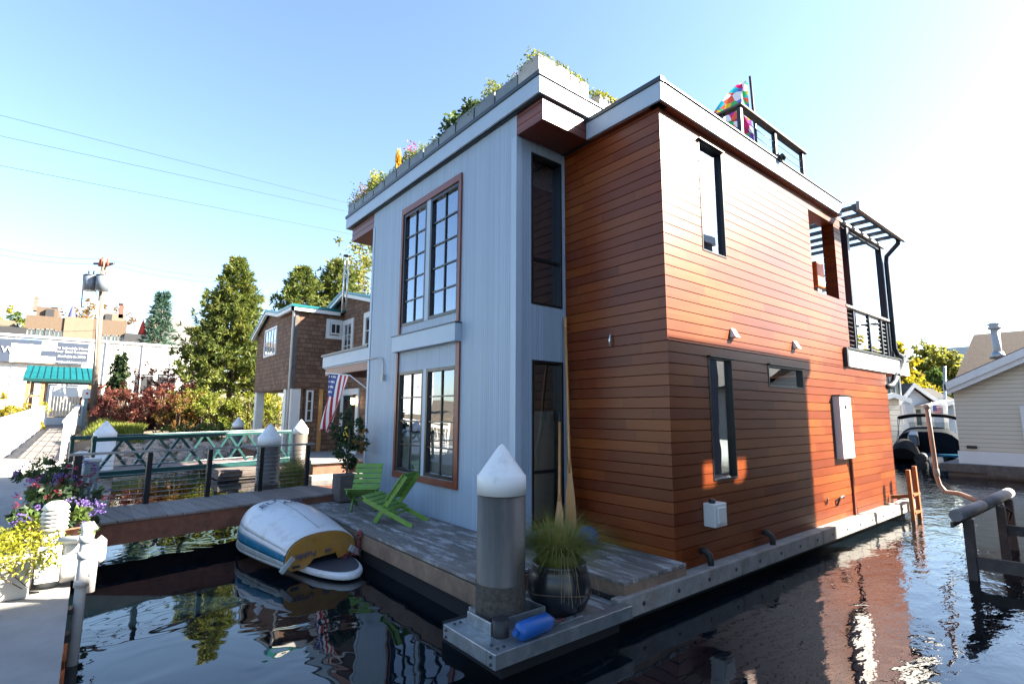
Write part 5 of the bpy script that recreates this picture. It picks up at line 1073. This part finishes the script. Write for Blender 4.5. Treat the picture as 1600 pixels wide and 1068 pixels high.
# ================================================================== TREES AND BUSHES, NORTH SHORE
def gp0(px, py, d): p = dep(px, py, d); return Vector((p.x, p.y, gz(p.x, p.y)-.05))
p = gp0(350, 690, 31); conifer('pine_tree', 'tall sunlit pine standing alone beside the shingled house', p, dep(345, 391, 31).z-p.z, 3.9, 41, 'leaf_pine', nb=300, needles=15, tuft=.42, low=.2, upc=.55, shape=.8, irr=(.66, 1.12))
p = gp0(245, 560, 62); conifer('spruce_tree', 'dark blue green spruce rising behind the pale condominium', p, dep(243, 454, 62).z-p.z, 3.3, 42, 'leaf_bluegreen', nb=150, needles=8, tuft=.9, upc=-.25)
p = gp0(462, 600, 36); conifer('pine_tree', 'bushy pine behind the shingled house roof, nearer the tall pine', p, dep(470, 412, 36).z-p.z, 3.6, 43, 'leaf_pine', nb=200, needles=13, tuft=.55, low=.3, upc=.6, shape=.65)
p = gp0(520, 600, 38); conifer('pine_tree', 'bushy pine behind the shingled house, nearer the grey house corner', p, dep(522, 400, 38).z-p.z, 3.8, 44, 'leaf_pine', nb=200, needles=13, tuft=.55, low=.3, upc=.6, shape=.6)
p = gp0(565, 600, 44); h = dep(550, 345, 44).z-p.z; tree('broadleaf_tree', 'sparse yellowing broadleaf tree behind the wind chime', p, h, [((0, 0, h*.62), (3.2, 3.2, h*.2)), ((-1.2, 0, h*.8), (2, 2, h*.14)), ((.8, 0, h*.9), (1.6, 1.6, h*.1))], 4200, .3, 'leaf_willow', 45, tr=.2, nl=9)
p = gp0(150, 560, 95); h = dep(150, 470, 95).z-p.z; tree('broadleaf_tree', 'round brownish tree behind the utility pole and condominiums', p, h, [((-1, 0, h*.8), (4, 4, h*.2)), ((3.2, 0, h*.76), (3.4, 3, h*.17))], 1700, .5, 'leaf_orange', 46, tr=.3)
p = gp0(4, 560, 96); h = dep(4, 475, 96).z-p.z; tree('broadleaf_tree', 'golden tree at the end of the condominium row', p, h, [((0, 0, h*.8), (2, 2, h*.2))], 700, .5, 'leaf_yellow', 47, tr=.3)
p = gp0(17, 560, 94); h = dep(17, 481, 94).z-p.z; tree('broadleaf_tree', 'small green tree next to the golden tree', p, h, [((0, 0, h*.8), (1.4, 1.4, h*.17))], 500, .5, 'leaf_green', 48, tr=.3)
for px, top, s_, l_ in ((178, 545, 51, 'narrow dark cypress in front of the white building, taller one'), (188, 548, 52, 'narrow dark cypress in front of the white building, shorter one')):
    p = gp0(px, 620, 40); h = dep(px, top, 40).z-p.z; tree('cypress_tree', l_, p, h, [((0, 0, h*.35), (.5, .5, h*.35)), ((0, 0, h*.62), (.38, .38, h*.28)), ((0, 0, h*.85), (.18, .18, h*.16))], 3600, .2, 'leaf_dark', s_, tr=.08, nl=3)
BG = 'shore bushes behind the gangways'
def shrub(px, py, d, top, wpx, leaf, n, sz, label, seed):
    p = gp0(px, py, d); h = dep(px, top, d).z-p.z; w_ = wpx/FPX*d/2; R = random.Random(seed)
    bl = [(((R.uniform(-.65, .65))*w_, R.uniform(-.5, .5)*w_*.6, h*R.uniform(.18, .68)), (w_*R.uniform(.4, .6), w_*.45, h*R.uniform(.24, .36))) for _ in range(8)]
    bush('shore_bush', label, p, bl, int(n*1.7), sz*1.12, leaf, seed, BG)
shrub(160, 668, 37, 598, 85, 'leaf_red', 2600, .15, 'dark red bush nearest the gate and ramp', 61); shrub(142, 664, 41, 606, 70, 'leaf_red', 2000, .15, 'small red bush just behind the round notice by the gate', 72); shrub(296, 672, 33, 596, 80, 'leaf_red', 2200, .13, 'red bush half hidden by the lower pine branches', 73); shrub(205, 680, 34, 600, 95, 'leaf_red', 2800, .14, 'red brown bush in front of the cypresses', 62)
shrub(245, 660, 36, 560, 115, 'leaf_red', 2400, .15, 'tall airy red bush between cypresses and tall pine', 63); shrub(270, 690, 30, 612, 95, 'leaf_orange', 2800, .125, 'orange tinged bush below the tall pine', 64)
shrub(325, 690, 28, 598, 110, 'leaf_lime', 4200, .115, 'yellow green bush under the tall pine', 65); shrub(385, 690, 29, 596, 105, 'leaf_lime', 4200, .115, 'bright lime bush left of the white porch columns', 66)
shrub(432, 680, 31, 600, 90, 'leaf_chartreuse', 2600, .12, 'bright lime bush seen between the white porch columns', 67); shrub(205, 692, 27.5, 600, 84, 'leaf_red', 3000, .105, 'low red bush on the bank, nearest of the red ones to the dock', 71); shrub(248, 694, 27, 590, 90, 'leaf_red', 3300, .105, 'dark red bush at the waterline in the middle of the red row', 74); shrub(284, 694, 27, 594, 78, 'leaf_orange', 2700, .10, 'rusty red bush at the waterline beside the low green one', 75); shrub(300, 700, 25.5, 655, 100, 'leaf_green', 2000, .1, 'low green bush at the waterline below the pine', 68)
shrub(10, 690, 27, 610, 90, 'leaf_yellow', 2400, .12, 'golden grass like bush outside the ramp fence', 69); shrub(-30, 690, 24, 600, 90, 'leaf_yellow', 2000, .12, 'golden bush at the edge beyond the ramp fence', 70)
b = B(); R = random.Random(77)
for i in range(3800):
    px = R.uniform(122, 220); p = gp0(px, 690, R.uniform(23, 29)); 
    for k in range(2): a = R.uniform(0, 6.28); q = p+Vector((R.uniform(-.1, .1), R.uniform(-.1, .1), 0)); leafq(b, q, Vector((math.cos(a)*.5, math.sin(a)*.5, 1)), rv(R), R.uniform(.25, .6), .035)
o = b.build('shore_grass', 'leaf_lime'); struct(o, 'stuff'); o['label'] = 'bright green grass on the bank below the red bushes'; o['category'] = 'grass'
b = B(); R = random.Random(78)
def rock(b, c, r, R):
    base = len(b.v); n1, n2 = 7, 5; s_ = [R.uniform(.7, 1.3) for _ in range(3)]
    def f(u, v): th, ph = u*2*PI, v*PI; k = r*(1+.25*math.sin(3*th+s_[0]*5)*math.sin(2*ph+s_[1]*4)); return c+Vector((math.cos(th)*math.sin(ph)*s_[0], math.sin(th)*math.sin(ph)*s_[1], math.cos(ph)*.7*s_[2]))*k
    b.grid(f, n1, n2, False)
cnt = 0
while cnt < 900:
    x, y = R.uniform(-8, 14), R.uniform(20, 36); d = shore(x, y)
    if -.5 < d < 2.2: rock(b, Vector((x, y, gz(x, y)+.03)), R.uniform(.08, .26), R); cnt += 1
o = b.build('shore_rocks', 'rock'); struct(o, 'stuff'); o['label'] = 'pale broken rocks along the waterline below the bushes'; o['category'] = 'rocks'

# ================================================================== RIGHT SIDE: CREAM HOUSE, COVERED BOAT, HOUSES AND TREES BEHIND
xk = 24.5
K = thing('cream_house', 'cream lap sided houseboat with brown shingle roof and metal stovepipe', 'houseboat', (27, 2, .4))
e = onx(1488, 600, xk); yl = e.y; pr = [(yl, .75), (yl, 3.30), (yl-4.4, 5.35), (yl-9, 3.3), (yl-9, .75)]
b = B(); b.prism([(xk, y, z) for y, z in pr], (5, 0, 0)); b.box(27, yl-14, .75, 33, yl-.3, 3.6); b.build('wall', 'cream_lap', K)
b = B(); b.box(xk-.04, yl-9.1, .42, xk+5, yl+.05, .85); b.build('skirting', 'white_paint', K)
def gslab(b, x0, x1, y0, z0, y1, z1, t): b.hexa([(x0, y0, z0), (x1, y0, z0), (x1, y1, z1), (x0, y1, z1), (x0, y0, z0+t), (x1, y0, z0+t), (x1, y1, z1+t), (x0, y1, z1+t)])
b = B(); gslab(b, xk-.45, 29, yl+.12, 3.24, yl-4.4, 5.47, .08); gslab(b, xk-.45, 29, yl-4.4, 5.47, yl-9.4, 3.2, .08); b.hexa([(26.2, yl-14, 3.5), (26.2, yl+.2, 3.5), (30, yl+.1, 5.55), (30, yl-14, 5.55), (26.2, yl-14, 3.6), (26.2, yl+.2, 3.6), (30, yl+.1, 5.65), (30, yl-14, 5.65)]); b.hexa([(30, yl-14, 5.55), (30, yl+.1, 5.55), (34, yl+.2, 3.5), (34, yl-14, 3.5), (30, yl-14, 5.65), (30, yl+.1, 5.65), (34, yl+.2, 3.6), (34, yl-14, 3.6)]); b.build('roof', 'asphalt_shingle', K)
b = B(); gslab(b, xk-.50, xk-.42, yl+.15, 3.0, yl-4.4, 5.25, .27); gslab(b, xk-.42, xk-.30, yl+.1, 2.86, yl-4.4, 5.05, .22); b.box(xk-.5, yl+.1, 3.0, 29, yl+.18, 3.24); b.build('barge_board', 'white_paint', K)
p = onx(1557, 560, 26); b = B(); b.tube([(26.4, p.y, 4.0), (26.4, p.y, 5.35)], .13, 12); b.lathe([(.14, 0), (.2, .03), (.2, .10), (.15, .13), (.22, .2), (.12, .26), (0, .27)], (26.4, p.y, 5.35), 12); b.build('stovepipe', 'pipe_grey', K); b = B(); b.lathe([(.26, 0), (.16, .25)], (26.4, p.y, 4.25), 12); b.build('flashing', 'galvanised', K)
q = onx(1594, 640, xk); window(K, 'x', xk, q.y-1.6, q.y, 1.0, 2.45, 2, 2, .12, 'white_paint', .04, None, .04, .05, .01, lite=True)
p = onx(1519, 698, xk); b = B(); b.box(xk-.06, p.y-.14, p.z-.05, xk-.03, p.y+.14, p.z+.05); b.build('vent', 'rubber', K)
b = B(); b.box(xk-.5, yl-9.5, .15, 33, yl+.5, .42); b.build('float_deck', 'grey_wood', K); b = B(); b.tube([(xk-.7, yl-.8, .08), (xk-.6, yl-9, .08)], .17, 8); b.tube([(xk-.3, yl+.3, .0), (xk-.2, yl-9, .0)], .2, 8); b.box(xk-.45, yl-2.6, -.2, xk-.1, yl-2.2, .2); b.build('float_log', 'bark', K)
# covered runabout
rh = Vector((math.cos(YAW+.72), -math.sin(YAW+.72), 0)); fh = Vector((rh.y*-1, rh.x, 0)); fh = Vector((math.sin(YAW+.72), math.cos(YAW+.72), 0))
Bc = dep(1452, 715, 25); Bc.z = 0
o = thing('covered_boat', 'motorboat under a dark grey cover with black sunshade and outboard motor', 'boat', Bc)
def bo(r_, f_, z): return Bc+rh*r_+fh*f_+Vector((0, 0, z))
def hs(u): return 1.25*(1-max(0, u-.45)**2*2.4)+.02
b = B(); b.grid(lambda u, v: bo(math.sin((v-.5)*PI)*hs(u), 5.6*u, .75-.85*math.cos((v-.5)*PI)**.6), 10, 12); b.build('hull', 'canvas_navy', o)
b = B(); b.grid(lambda u, v: bo((v*2-1)*(hs(u)+.04), 5.6*u, .62+(.74+.05*math.sin(u*11))*(1-abs(v*2-1)**5)*(.95+.3*math.sin(min(1, u*1.3)*PI))), 16, 14); b.face([bo((k/14*2-1)*1.29, -.01, .62+.74*(1-abs(k/14*2-1)**5)*.95) for k in range(15)]+[bo(1.25, -.01, .2), bo(-1.25, -.01, .2)]); b.build('cover', 'canvas_navy', o)
b = B(); c = bo(-.5, -.45, .55)
Q = lambda r_, f_, z: c+rh*r_+fh*f_+Vector((0, 0, z))
b.hexa([Q(-.22, -.42, .1), Q(.22, -.42, .1), Q(.2, .3, .2), Q(-.2, .3, .2), Q(-.2, -.30, .62), Q(.2, -.30, .62), Q(.17, .34, .82), Q(-.17, .34, .82)]); b.hexa([Q(-.13, -.2, -.5), Q(.13, -.2, -.5), Q(.13, .2, -.5), Q(-.13, .2, -.5), Q(-.17, -.32, .1), Q(.17, -.32, .1), Q(.17, .25, .18), Q(-.17, .25, .18)]); b.beam(c+Vector((0, 0, .2)), c+Vector((0, 0, -.7)), .22, .3, fh); b.beam(c+fh*.3, bo(-.45, .1, .6), .3, .25); b.build('outboard_motor', 'outboard_black', o, bevel=.06)
b = B(); b.box(0, 0, 0, .001, .001, .001) if 0 else None
b.beam(bo(-1.1, -.35, .25), bo(1.1, -.35, .25), .6, .12); b.build('swim_step', 'hull_blue', o, bevel=.02)
b = B(); b.grid(lambda u, v: bo((u*2-1)*1.2, 1.2+1.6*v, 2.02+.16*(1-abs(u*2-1)**3)+.05*math.sin(v*PI)), 14, 6); b.build('sunshade', 'canvas_black', o, solid=.14)
b = B(); 
for s_ in (-1, 1): b.tube([bo(s_*1.2, 1.25, 2.02), bo(s_*1.3, 2.3, .8)], .02, 6); b.tube([bo(s_*1.2, 2.7, 2.02), bo(s_*1.3, 1.0, .8)], .02, 6)
b.build('sunshade_frame', 'galvanised', o)
b = B(); b.grid(lambda u, v: bo((u*2-1)*.85, 2.75-.5*v+.3*abs(u*2-1), 1.35+.42*v), 10, 4); b.build('windscreen', 'glass', o)
bz = dep(1412, 715, 24); bz.z = 0; o = thing('tender_boat', 'small black covered tender beside the outboard motor', 'boat', bz); b = B()
b.grid(lambda u, v: bz+rh*((v*2-1)*.62)+fh*(3*u-.5)+Vector((0, 0, .15+.85*(1-abs(v*2-1)**2.5)*(.55+.45*math.sin(u*PI)))), 10, 10); b.face([bz+rh*((k/10*2-1)*.62)-fh*.5+Vector((0, 0, .15+.85*(1-abs(k/10*2-1)**2.5)*.55)) for k in range(11)]); b.build('cover', 'canvas_black', o); b = B(); b.tube([bz+rh*-.62-fh*.5+Vector((0, 0, .15)), bz+rh*-.62+fh*2.3+Vector((0, 0, .15)), bz+fh*2.8+Vector((0, 0, .2)), bz+rh*.62+fh*2.3+Vector((0, 0, .15)), bz+rh*.62-fh*.5+Vector((0, 0, .15))], .22, 10); b.build('tube', 'rubber', o)
# conduit mast, log rail, ladder
o = thing('bent_pipe', 'tall pale copper coloured pipe bent down to the log rail', 'pipe', (10.9, 1.7, .8))
q0, q1, q2 = dep(1448, 634, 9.6), dep(1464, 745, 9.6), dep(1478, 768, 9.5); b = B(); b.tube([q0, q0.lerp(q1, .5), q1, dep(1468, 757, 9.58), q2, dep(1500, 771, 9.3), Vector((10.35, 1.72, .83))], .038, 12); b.build('tube', 'copper_pipe', o)
b = B(); b.tube([q0-Vector((0, 0, .05)), q0+Vector((0, 0, .03))], .05, 12); b.tube([q1.lerp(q0, .12), q1.lerp(q0, .02)], .047, 12); b.build('coupling', 'rail_wood', o)
o = thing('log_rail', 'rounded log rail on grey posts standing in the water', 'dock rail', (10, 1.65, 0))
b = B(); b.tube([(8.74, 1.74, .83), (10.1, 1.70, .83)], .072, 14); b.build('log', 'log_white', o); b = B(); b.tube([(10.1, 1.70, .835), (12.0, 1.66, .84)], .078, 14); b.build('log', 'log_white', o)
for x, y, t in ((9.1, 1.69, .76), (10.75, 1.60, .76), (11.6, 1.62, .78)):
    b = B(); b.box(x-.055, y-.05, -1, x+.055, y+.05, t); b.build('post', 'grey_wood', o, bevel=.006)
b = B(); b.beam((9.1, 1.69, .22), (9.4, -1.2, .22), .05, .16); b.beam((10.8, 1.6, .42), (11, -1.2, .42), .06, .14); b.beam((8.7, 1.78, .72), (11.9, 1.7, .74), .03, .06); b.build('crossbeam', 'grey_wood', o)
b = B(); b.tube([(11.2, 1.66, .72), (11.3, 1.56, .62), (11.35, 1.6, .5)], .02, 6); b.build('hook', 'rubber', o)
o = thing('swim_ladder', 'orange brown wooden ladder at the far end of the float rail', 'ladder', (13.6, 3.3, .2))
for x, y, t in ((13.15, 3.28, 1.0), (13.6, 3.28, 1.05)):
    b = B(); b.beam((x, y, -.4), (x-.03, y+.02, t), .09, .07, (0, 1, 0)); b.build('stringer', 'orange_wood', o, bevel=.006)
b = B(); 
for z in (-.1, .15, .5): b.beam((13.15, 3.27, z), (13.6, 3.27, z), .06, .04)
b.beam((13.13, 3.3, .48), (13.0, 3.6, .44), .06, .07); b.build('rung', 'orange_wood', o)
# houses behind
def house(label, px0, px1, eave, peak, ppx, d, wallm, roofm, base=706, dep_=7, trim='white_paint', grp=None):
    a, c = dep(px0, eave, d), dep(px1, eave, d); pk = dep(ppx, peak, d); r_ = Vector((c.x-a.x, c.y-a.y, 0)); L = r_.length; r_.normalize(); f = Vector((-r_.y, r_.x, 0)); O = Vector((a.x, a.y, .2)); kz = a.z-.2; pz = pk.z-.2; pxx = (Vector((pk.x, pk.y, 0))-Vector((a.x, a.y, 0))).dot(r_)
    o = thing('floating_house', label, 'houseboat', O, grp); P = lambda r__, f_, z: O+r_*r__+f*f_+Vector((0, 0, z))
    b = B(); b.prism([P(0, 0, 0), P(L, 0, 0), P(L, 0, kz), P(pxx, 0, pz), P(0, 0, kz)], f*dep_); b.build('wall', wallm, o)
    b = B()
    for (r0, z0, r1, z1) in ((-.35, kz-.12, pxx, pz+.05), (pxx, pz+.05, L+.35, kz-.12)): b.hexa([P(r0, -.4, z0), P(r1, -.4, z1), P(r1, dep_, z1), P(r0, dep_, z0), P(r0, -.4, z0+.1), P(r1, -.4, z1+.1), P(r1, dep_, z1+.1), P(r0, dep_, z0+.1)])
    b.build('roof', roofm, o)
    b = B()
    for (r0, z0, r1, z1) in ((-.4, kz-.3, pxx, pz-.12), (pxx, pz-.12, L+.4, kz-.3)): b.hexa([P(r0, -.48, z0), P(r1, -.48, z1), P(r1, -.4, z1), P(r0, -.4, z0), P(r0, -.48, z0+.28), P(r1, -.48, z1+.28), P(r1, -.4, z1+.28), P(r0, -.4, z0+.28)])
    b.build('barge_board', trim, o); b = B(); b.beam(P(-.5, dep_/2, -.15), P(L+.5, dep_/2, -.15), dep_+1, .3); b.build('float_base', 'dark', o); return o, P, L, kz
o, P, L, kz = house('pale blue gabled floating house behind the covered boat', 1401, 1462, 634, 602, 1424, 33, 'blue_lap', 'roof_dark')
for r0, r1, z0, z1 in ((L*.12, L*.2, 1.4, 2.6), (L*.42, L*.62, 1.2, 2.4), (L*.7, L*.8, 1.2, 2.3)):
    b = B(); b.prism([P(r0, -.05, z0), P(r1, -.05, z0), P(r1, -.05, z1), P(r0, -.05, z1)], P(0, .06, 0)-P(0, 0, 0)); f_ = b.build('window', 'white_paint', o); b = B(); b.prism([P(r0+.1, -.07, z0+.1), P(r1-.1, -.07, z0+.1), P(r1-.1, -.07, z1-.1), P(r0+.1, -.07, z1-.1)], P(0, .03, 0)-P(0, 0, 0)); b.build('pane', 'glass_far', f_)
b = B(); b.beam(P(L*.3, -.1, 2.6), P(L*.3, -.1, kz+1.2), .08, .1, (1, 0, 0)); b.build('gable_trim', 'siding_blue', o)
o, P, L, kz = house('cream floating house with glass balcony just past the cedar wall end', 1370, 1404, 622, 618, 1388, 30, 'cream_lap_far', 'trim_white')
b = B(); b.prism([P(L*.3, -.2, kz+.1), P(L*.98, -.2, kz+.1), P(L*.98, -.2, kz+1.3), P(L*.3, -.2, kz+1.3)], P(0, .05, 0)-P(0, 0, 0)); b.build('balcony_glass', 'glass_far', o); b = B()
for k in range(4): b.beam(P(L*(.3+.225*k), -.25, kz), P(L*(.3+.225*k), -.25, kz+1.35), .06, .06, (1, 0, 0))
b.build('balcony_post', 'galvanised', o)
o, P, L, kz = house('wide dark roofed building behind the blue gabled house', 1385, 1500, 640, 638, 1440, 42, 'siding_blue', 'roof_dark', trim='roof_dark')
b = B(); b.hexa([P(-1, -.6, kz-.1), P(L+1, -.6, kz-.1), P(L+1, 4, kz+1.9), P(-1, 4, kz+1.9), P(-1, -.6, kz), P(L+1, -.6, kz), P(L+1, 4, kz+2.0), P(-1, 4, kz+2.0)]); b.build('roof_slope', 'roof_dark', o); b = B(); b.tube([P(L*.42, 1, kz+.6), P(L*.42, 1, kz+1.7)], .1, 8); b.build('vent_pipe', 'white_paint', o); b = B(); b.beam(P(L*.68, .4, kz+.7), P(L*.84, .4, kz+.7), .1, .15); b.build('skylight', 'white_paint', o)
o, P, L, kz = house('grey blue house with white porch posts partly hidden by the cream house', 1457, 1510, 632, 628, 1484, 32, 'siding_blue', 'log_white')
for k in range(4): b = B(); b.beam(P(.35+.65*k, -.5, 0), P(.35+.65*k, -.5, kz), .18, .18, (1, 0, 0)); b.build('porch_post', 'trim_white', o)
o = thing('small_flag', 'little stars and stripes flag in front of the grey blue house', 'flag', dep(1462, 640, 29)); c = dep(1456, 633, 29); b = B(); b.tube([c+Vector((0, 0, -.6)), c+Vector((0, 0, .2))], .015, 5); b.build('staff', 'white_paint', o); rr_ = Vector((RT.x, RT.y, 0)).normalized(); b = B(); b.face([c, c+rr_*.25, c+rr_*.25-Vector((0, 0, .3)), c-Vector((0, 0, .3))]); b.build('canton', 'flag_blue', o, solid=.01); b = B()
for k in range(6): z = -.02-.1*k; b.face([c+rr_*(.26 if k < 3 else 0)+Vector((0, 0, z)), c+rr_*.5+Vector((0, 0, z)), c+rr_*.5+Vector((0, 0, z-.05)), c+rr_*(.26 if k < 3 else 0)+Vector((0, 0, z-.05))])
b.build('stripes', 'flag_red', o, solid=.01)
o = thing('boat_mast', 'thin bare grey mast rising in front of the trees', 'mast', dep(1476, 680, 36)); b = B(); b.tube([dep(1477, 690, 36), dep(1476, 572, 36)], .09, 8); b.build('spar', 'galvanised', o); b = B(); b.beam(dep(1466, 622, 36), dep(1478, 622, 36), .08, .08); b.build('spreader', 'galvanised', o)
def far_tree(px, d, top, wpx, leaf, n, sz, label, seed, droop=0, lowf=.25, name='broadleaf_tree'):
    p = dep(px, 640, d); p.z = .6; h = dep(px, top, d).z-.6; w_ = wpx/FPX*d/2; R = random.Random(seed); bl = [((R.uniform(-.55, .55)*w_, R.uniform(-.5, .5)*w_, h*R.uniform(lowf+.15, .8)), (w_*R.uniform(.45, .65), w_*.6, h*R.uniform(.16, .24))) for _ in range(8)]+[((0, 0, h*.82), (w_*.5, w_*.5, h*.18))]
    tree(name, label, p, h, bl, int(n*1.9), sz*1.35, leaf, seed, 'trees on the far shore', tr=.3, droop=droop)
far_tree(1402, 50, 512, 50, 'leaf_yellow', 2600, .32, 'golden yellow tree right past the balcony end', 81); far_tree(1428, 54, 560, 62, 'leaf_yellow', 2400, .32, 'bright yellow bushy tree above the blue gable', 82, lowf=.1)
far_tree(1450, 66, 526, 66, 'leaf_willow', 3200, .36, 'tall olive tree in the middle of the far shore', 83); far_tree(1492, 62, 545, 66, 'leaf_willow', 3200, .34, 'yellow green weeping willow beside the cream house roof', 84, droop=.9, name='willow_tree')
far_tree(1466, 60, 575, 40, 'leaf_green', 1400, .32, 'shaded green tree between the olive tree and the willow', 85, lowf=.05); far_tree(1345, 56, 525, 60, 'leaf_yellow', 1600, .34, 'yellow tree glimpsed through the balcony railing', 86); far_tree(1375, 60, 540, 50, 'leaf_lime', 1500, .34, 'lime tree glimpsed beyond the balcony posts', 87); far_tree(1525, 75, 556, 40, 'leaf_green', 900, .4, 'green tree top just over the cream house ridge', 88)
p = dep(1530, 560, 70); b = B(); b.box(p.x-3, p.y-4, 0, p.x+3, p.y+3, dep(1525, 543, 70).z); o = b.build('blue_building', 'siding_blue'); tag(o, 'blue grey flat roofed building beyond the cream house roof', 'building')

# ================================================================== NEIGHBOUR HOUSEBOAT (just out of frame, shades the lower cedar wall and the dock)
Nn = thing('neighbour_houseboat', 'dark two storey flat roofed houseboat across the slip from the cedar wall', 'houseboat', (8.5, -3, 0))
NX, NY, NZ = .78, -.65, .67                             # a step back from the slip along the sun's direction
def nb_(b, x0, y0, z0, x1, y1, z1): return b.box(x0+NX, y0+NY, z0+(NZ if z0 > 3 else 0), x1+NX, y1+NY, z1+(NZ if z1 > 3 else 0))
b = B(); nb_(b, 3.3, -7.5, .3, 13.98, -.25, 5.22)           # upper storey has an added roofless gap, shaped to let sun patches reach the cedar wall
for q in ((3.3, -7.5, 5.22, 10.72, -.25, 6.72), (11.9, -.35, 5.22, 13.98, -.25, 6.72), (13.7, -7.5, 5.22, 13.98, -.35, 6.72), (10.72, -7.5, 5.22, 13.7, -2.0, 6.72), (10.72, -.35, 5.6, 11.9, -.25, 6.72), (11.1, -.34, 5.22, 11.5, -.26, 5.6)): nb_(b, *q)
b.build('wall', 'neighbour_navy', Nn); b = B()
for q in ((3.2, -7.6, 6.72, 10.72, -.15, 6.95), (13.7, -7.6, 6.72, 14.08, -.15, 6.95), (10.72, -7.6, 6.72, 13.7, -2.0, 6.95), (10.72, -.36, 6.72, 13.7, -.15, 6.95)): nb_(b, *q)
b.build('roof', 'trim_white', Nn); b = B(); nb_(b, 3.0, -7.8, -.4, 14.3, -.05, .3); b.build('float_base', 'grey_wood', Nn)
for x in (5, 7.6, 10.2):
    for z in (1.1, 3.5):
        if x > 10 and z > 3: continue
        b = B(); nb_(b, x, -.26, z, x+1.3, -.19, z+1.5); f_ = b.build('window', 'white_paint', Nn); b = B(); nb_(b, x+.08, -.2, z+.08, x+1.22, -.17, z+1.42); b.build('pane', 'glass_far', f_)
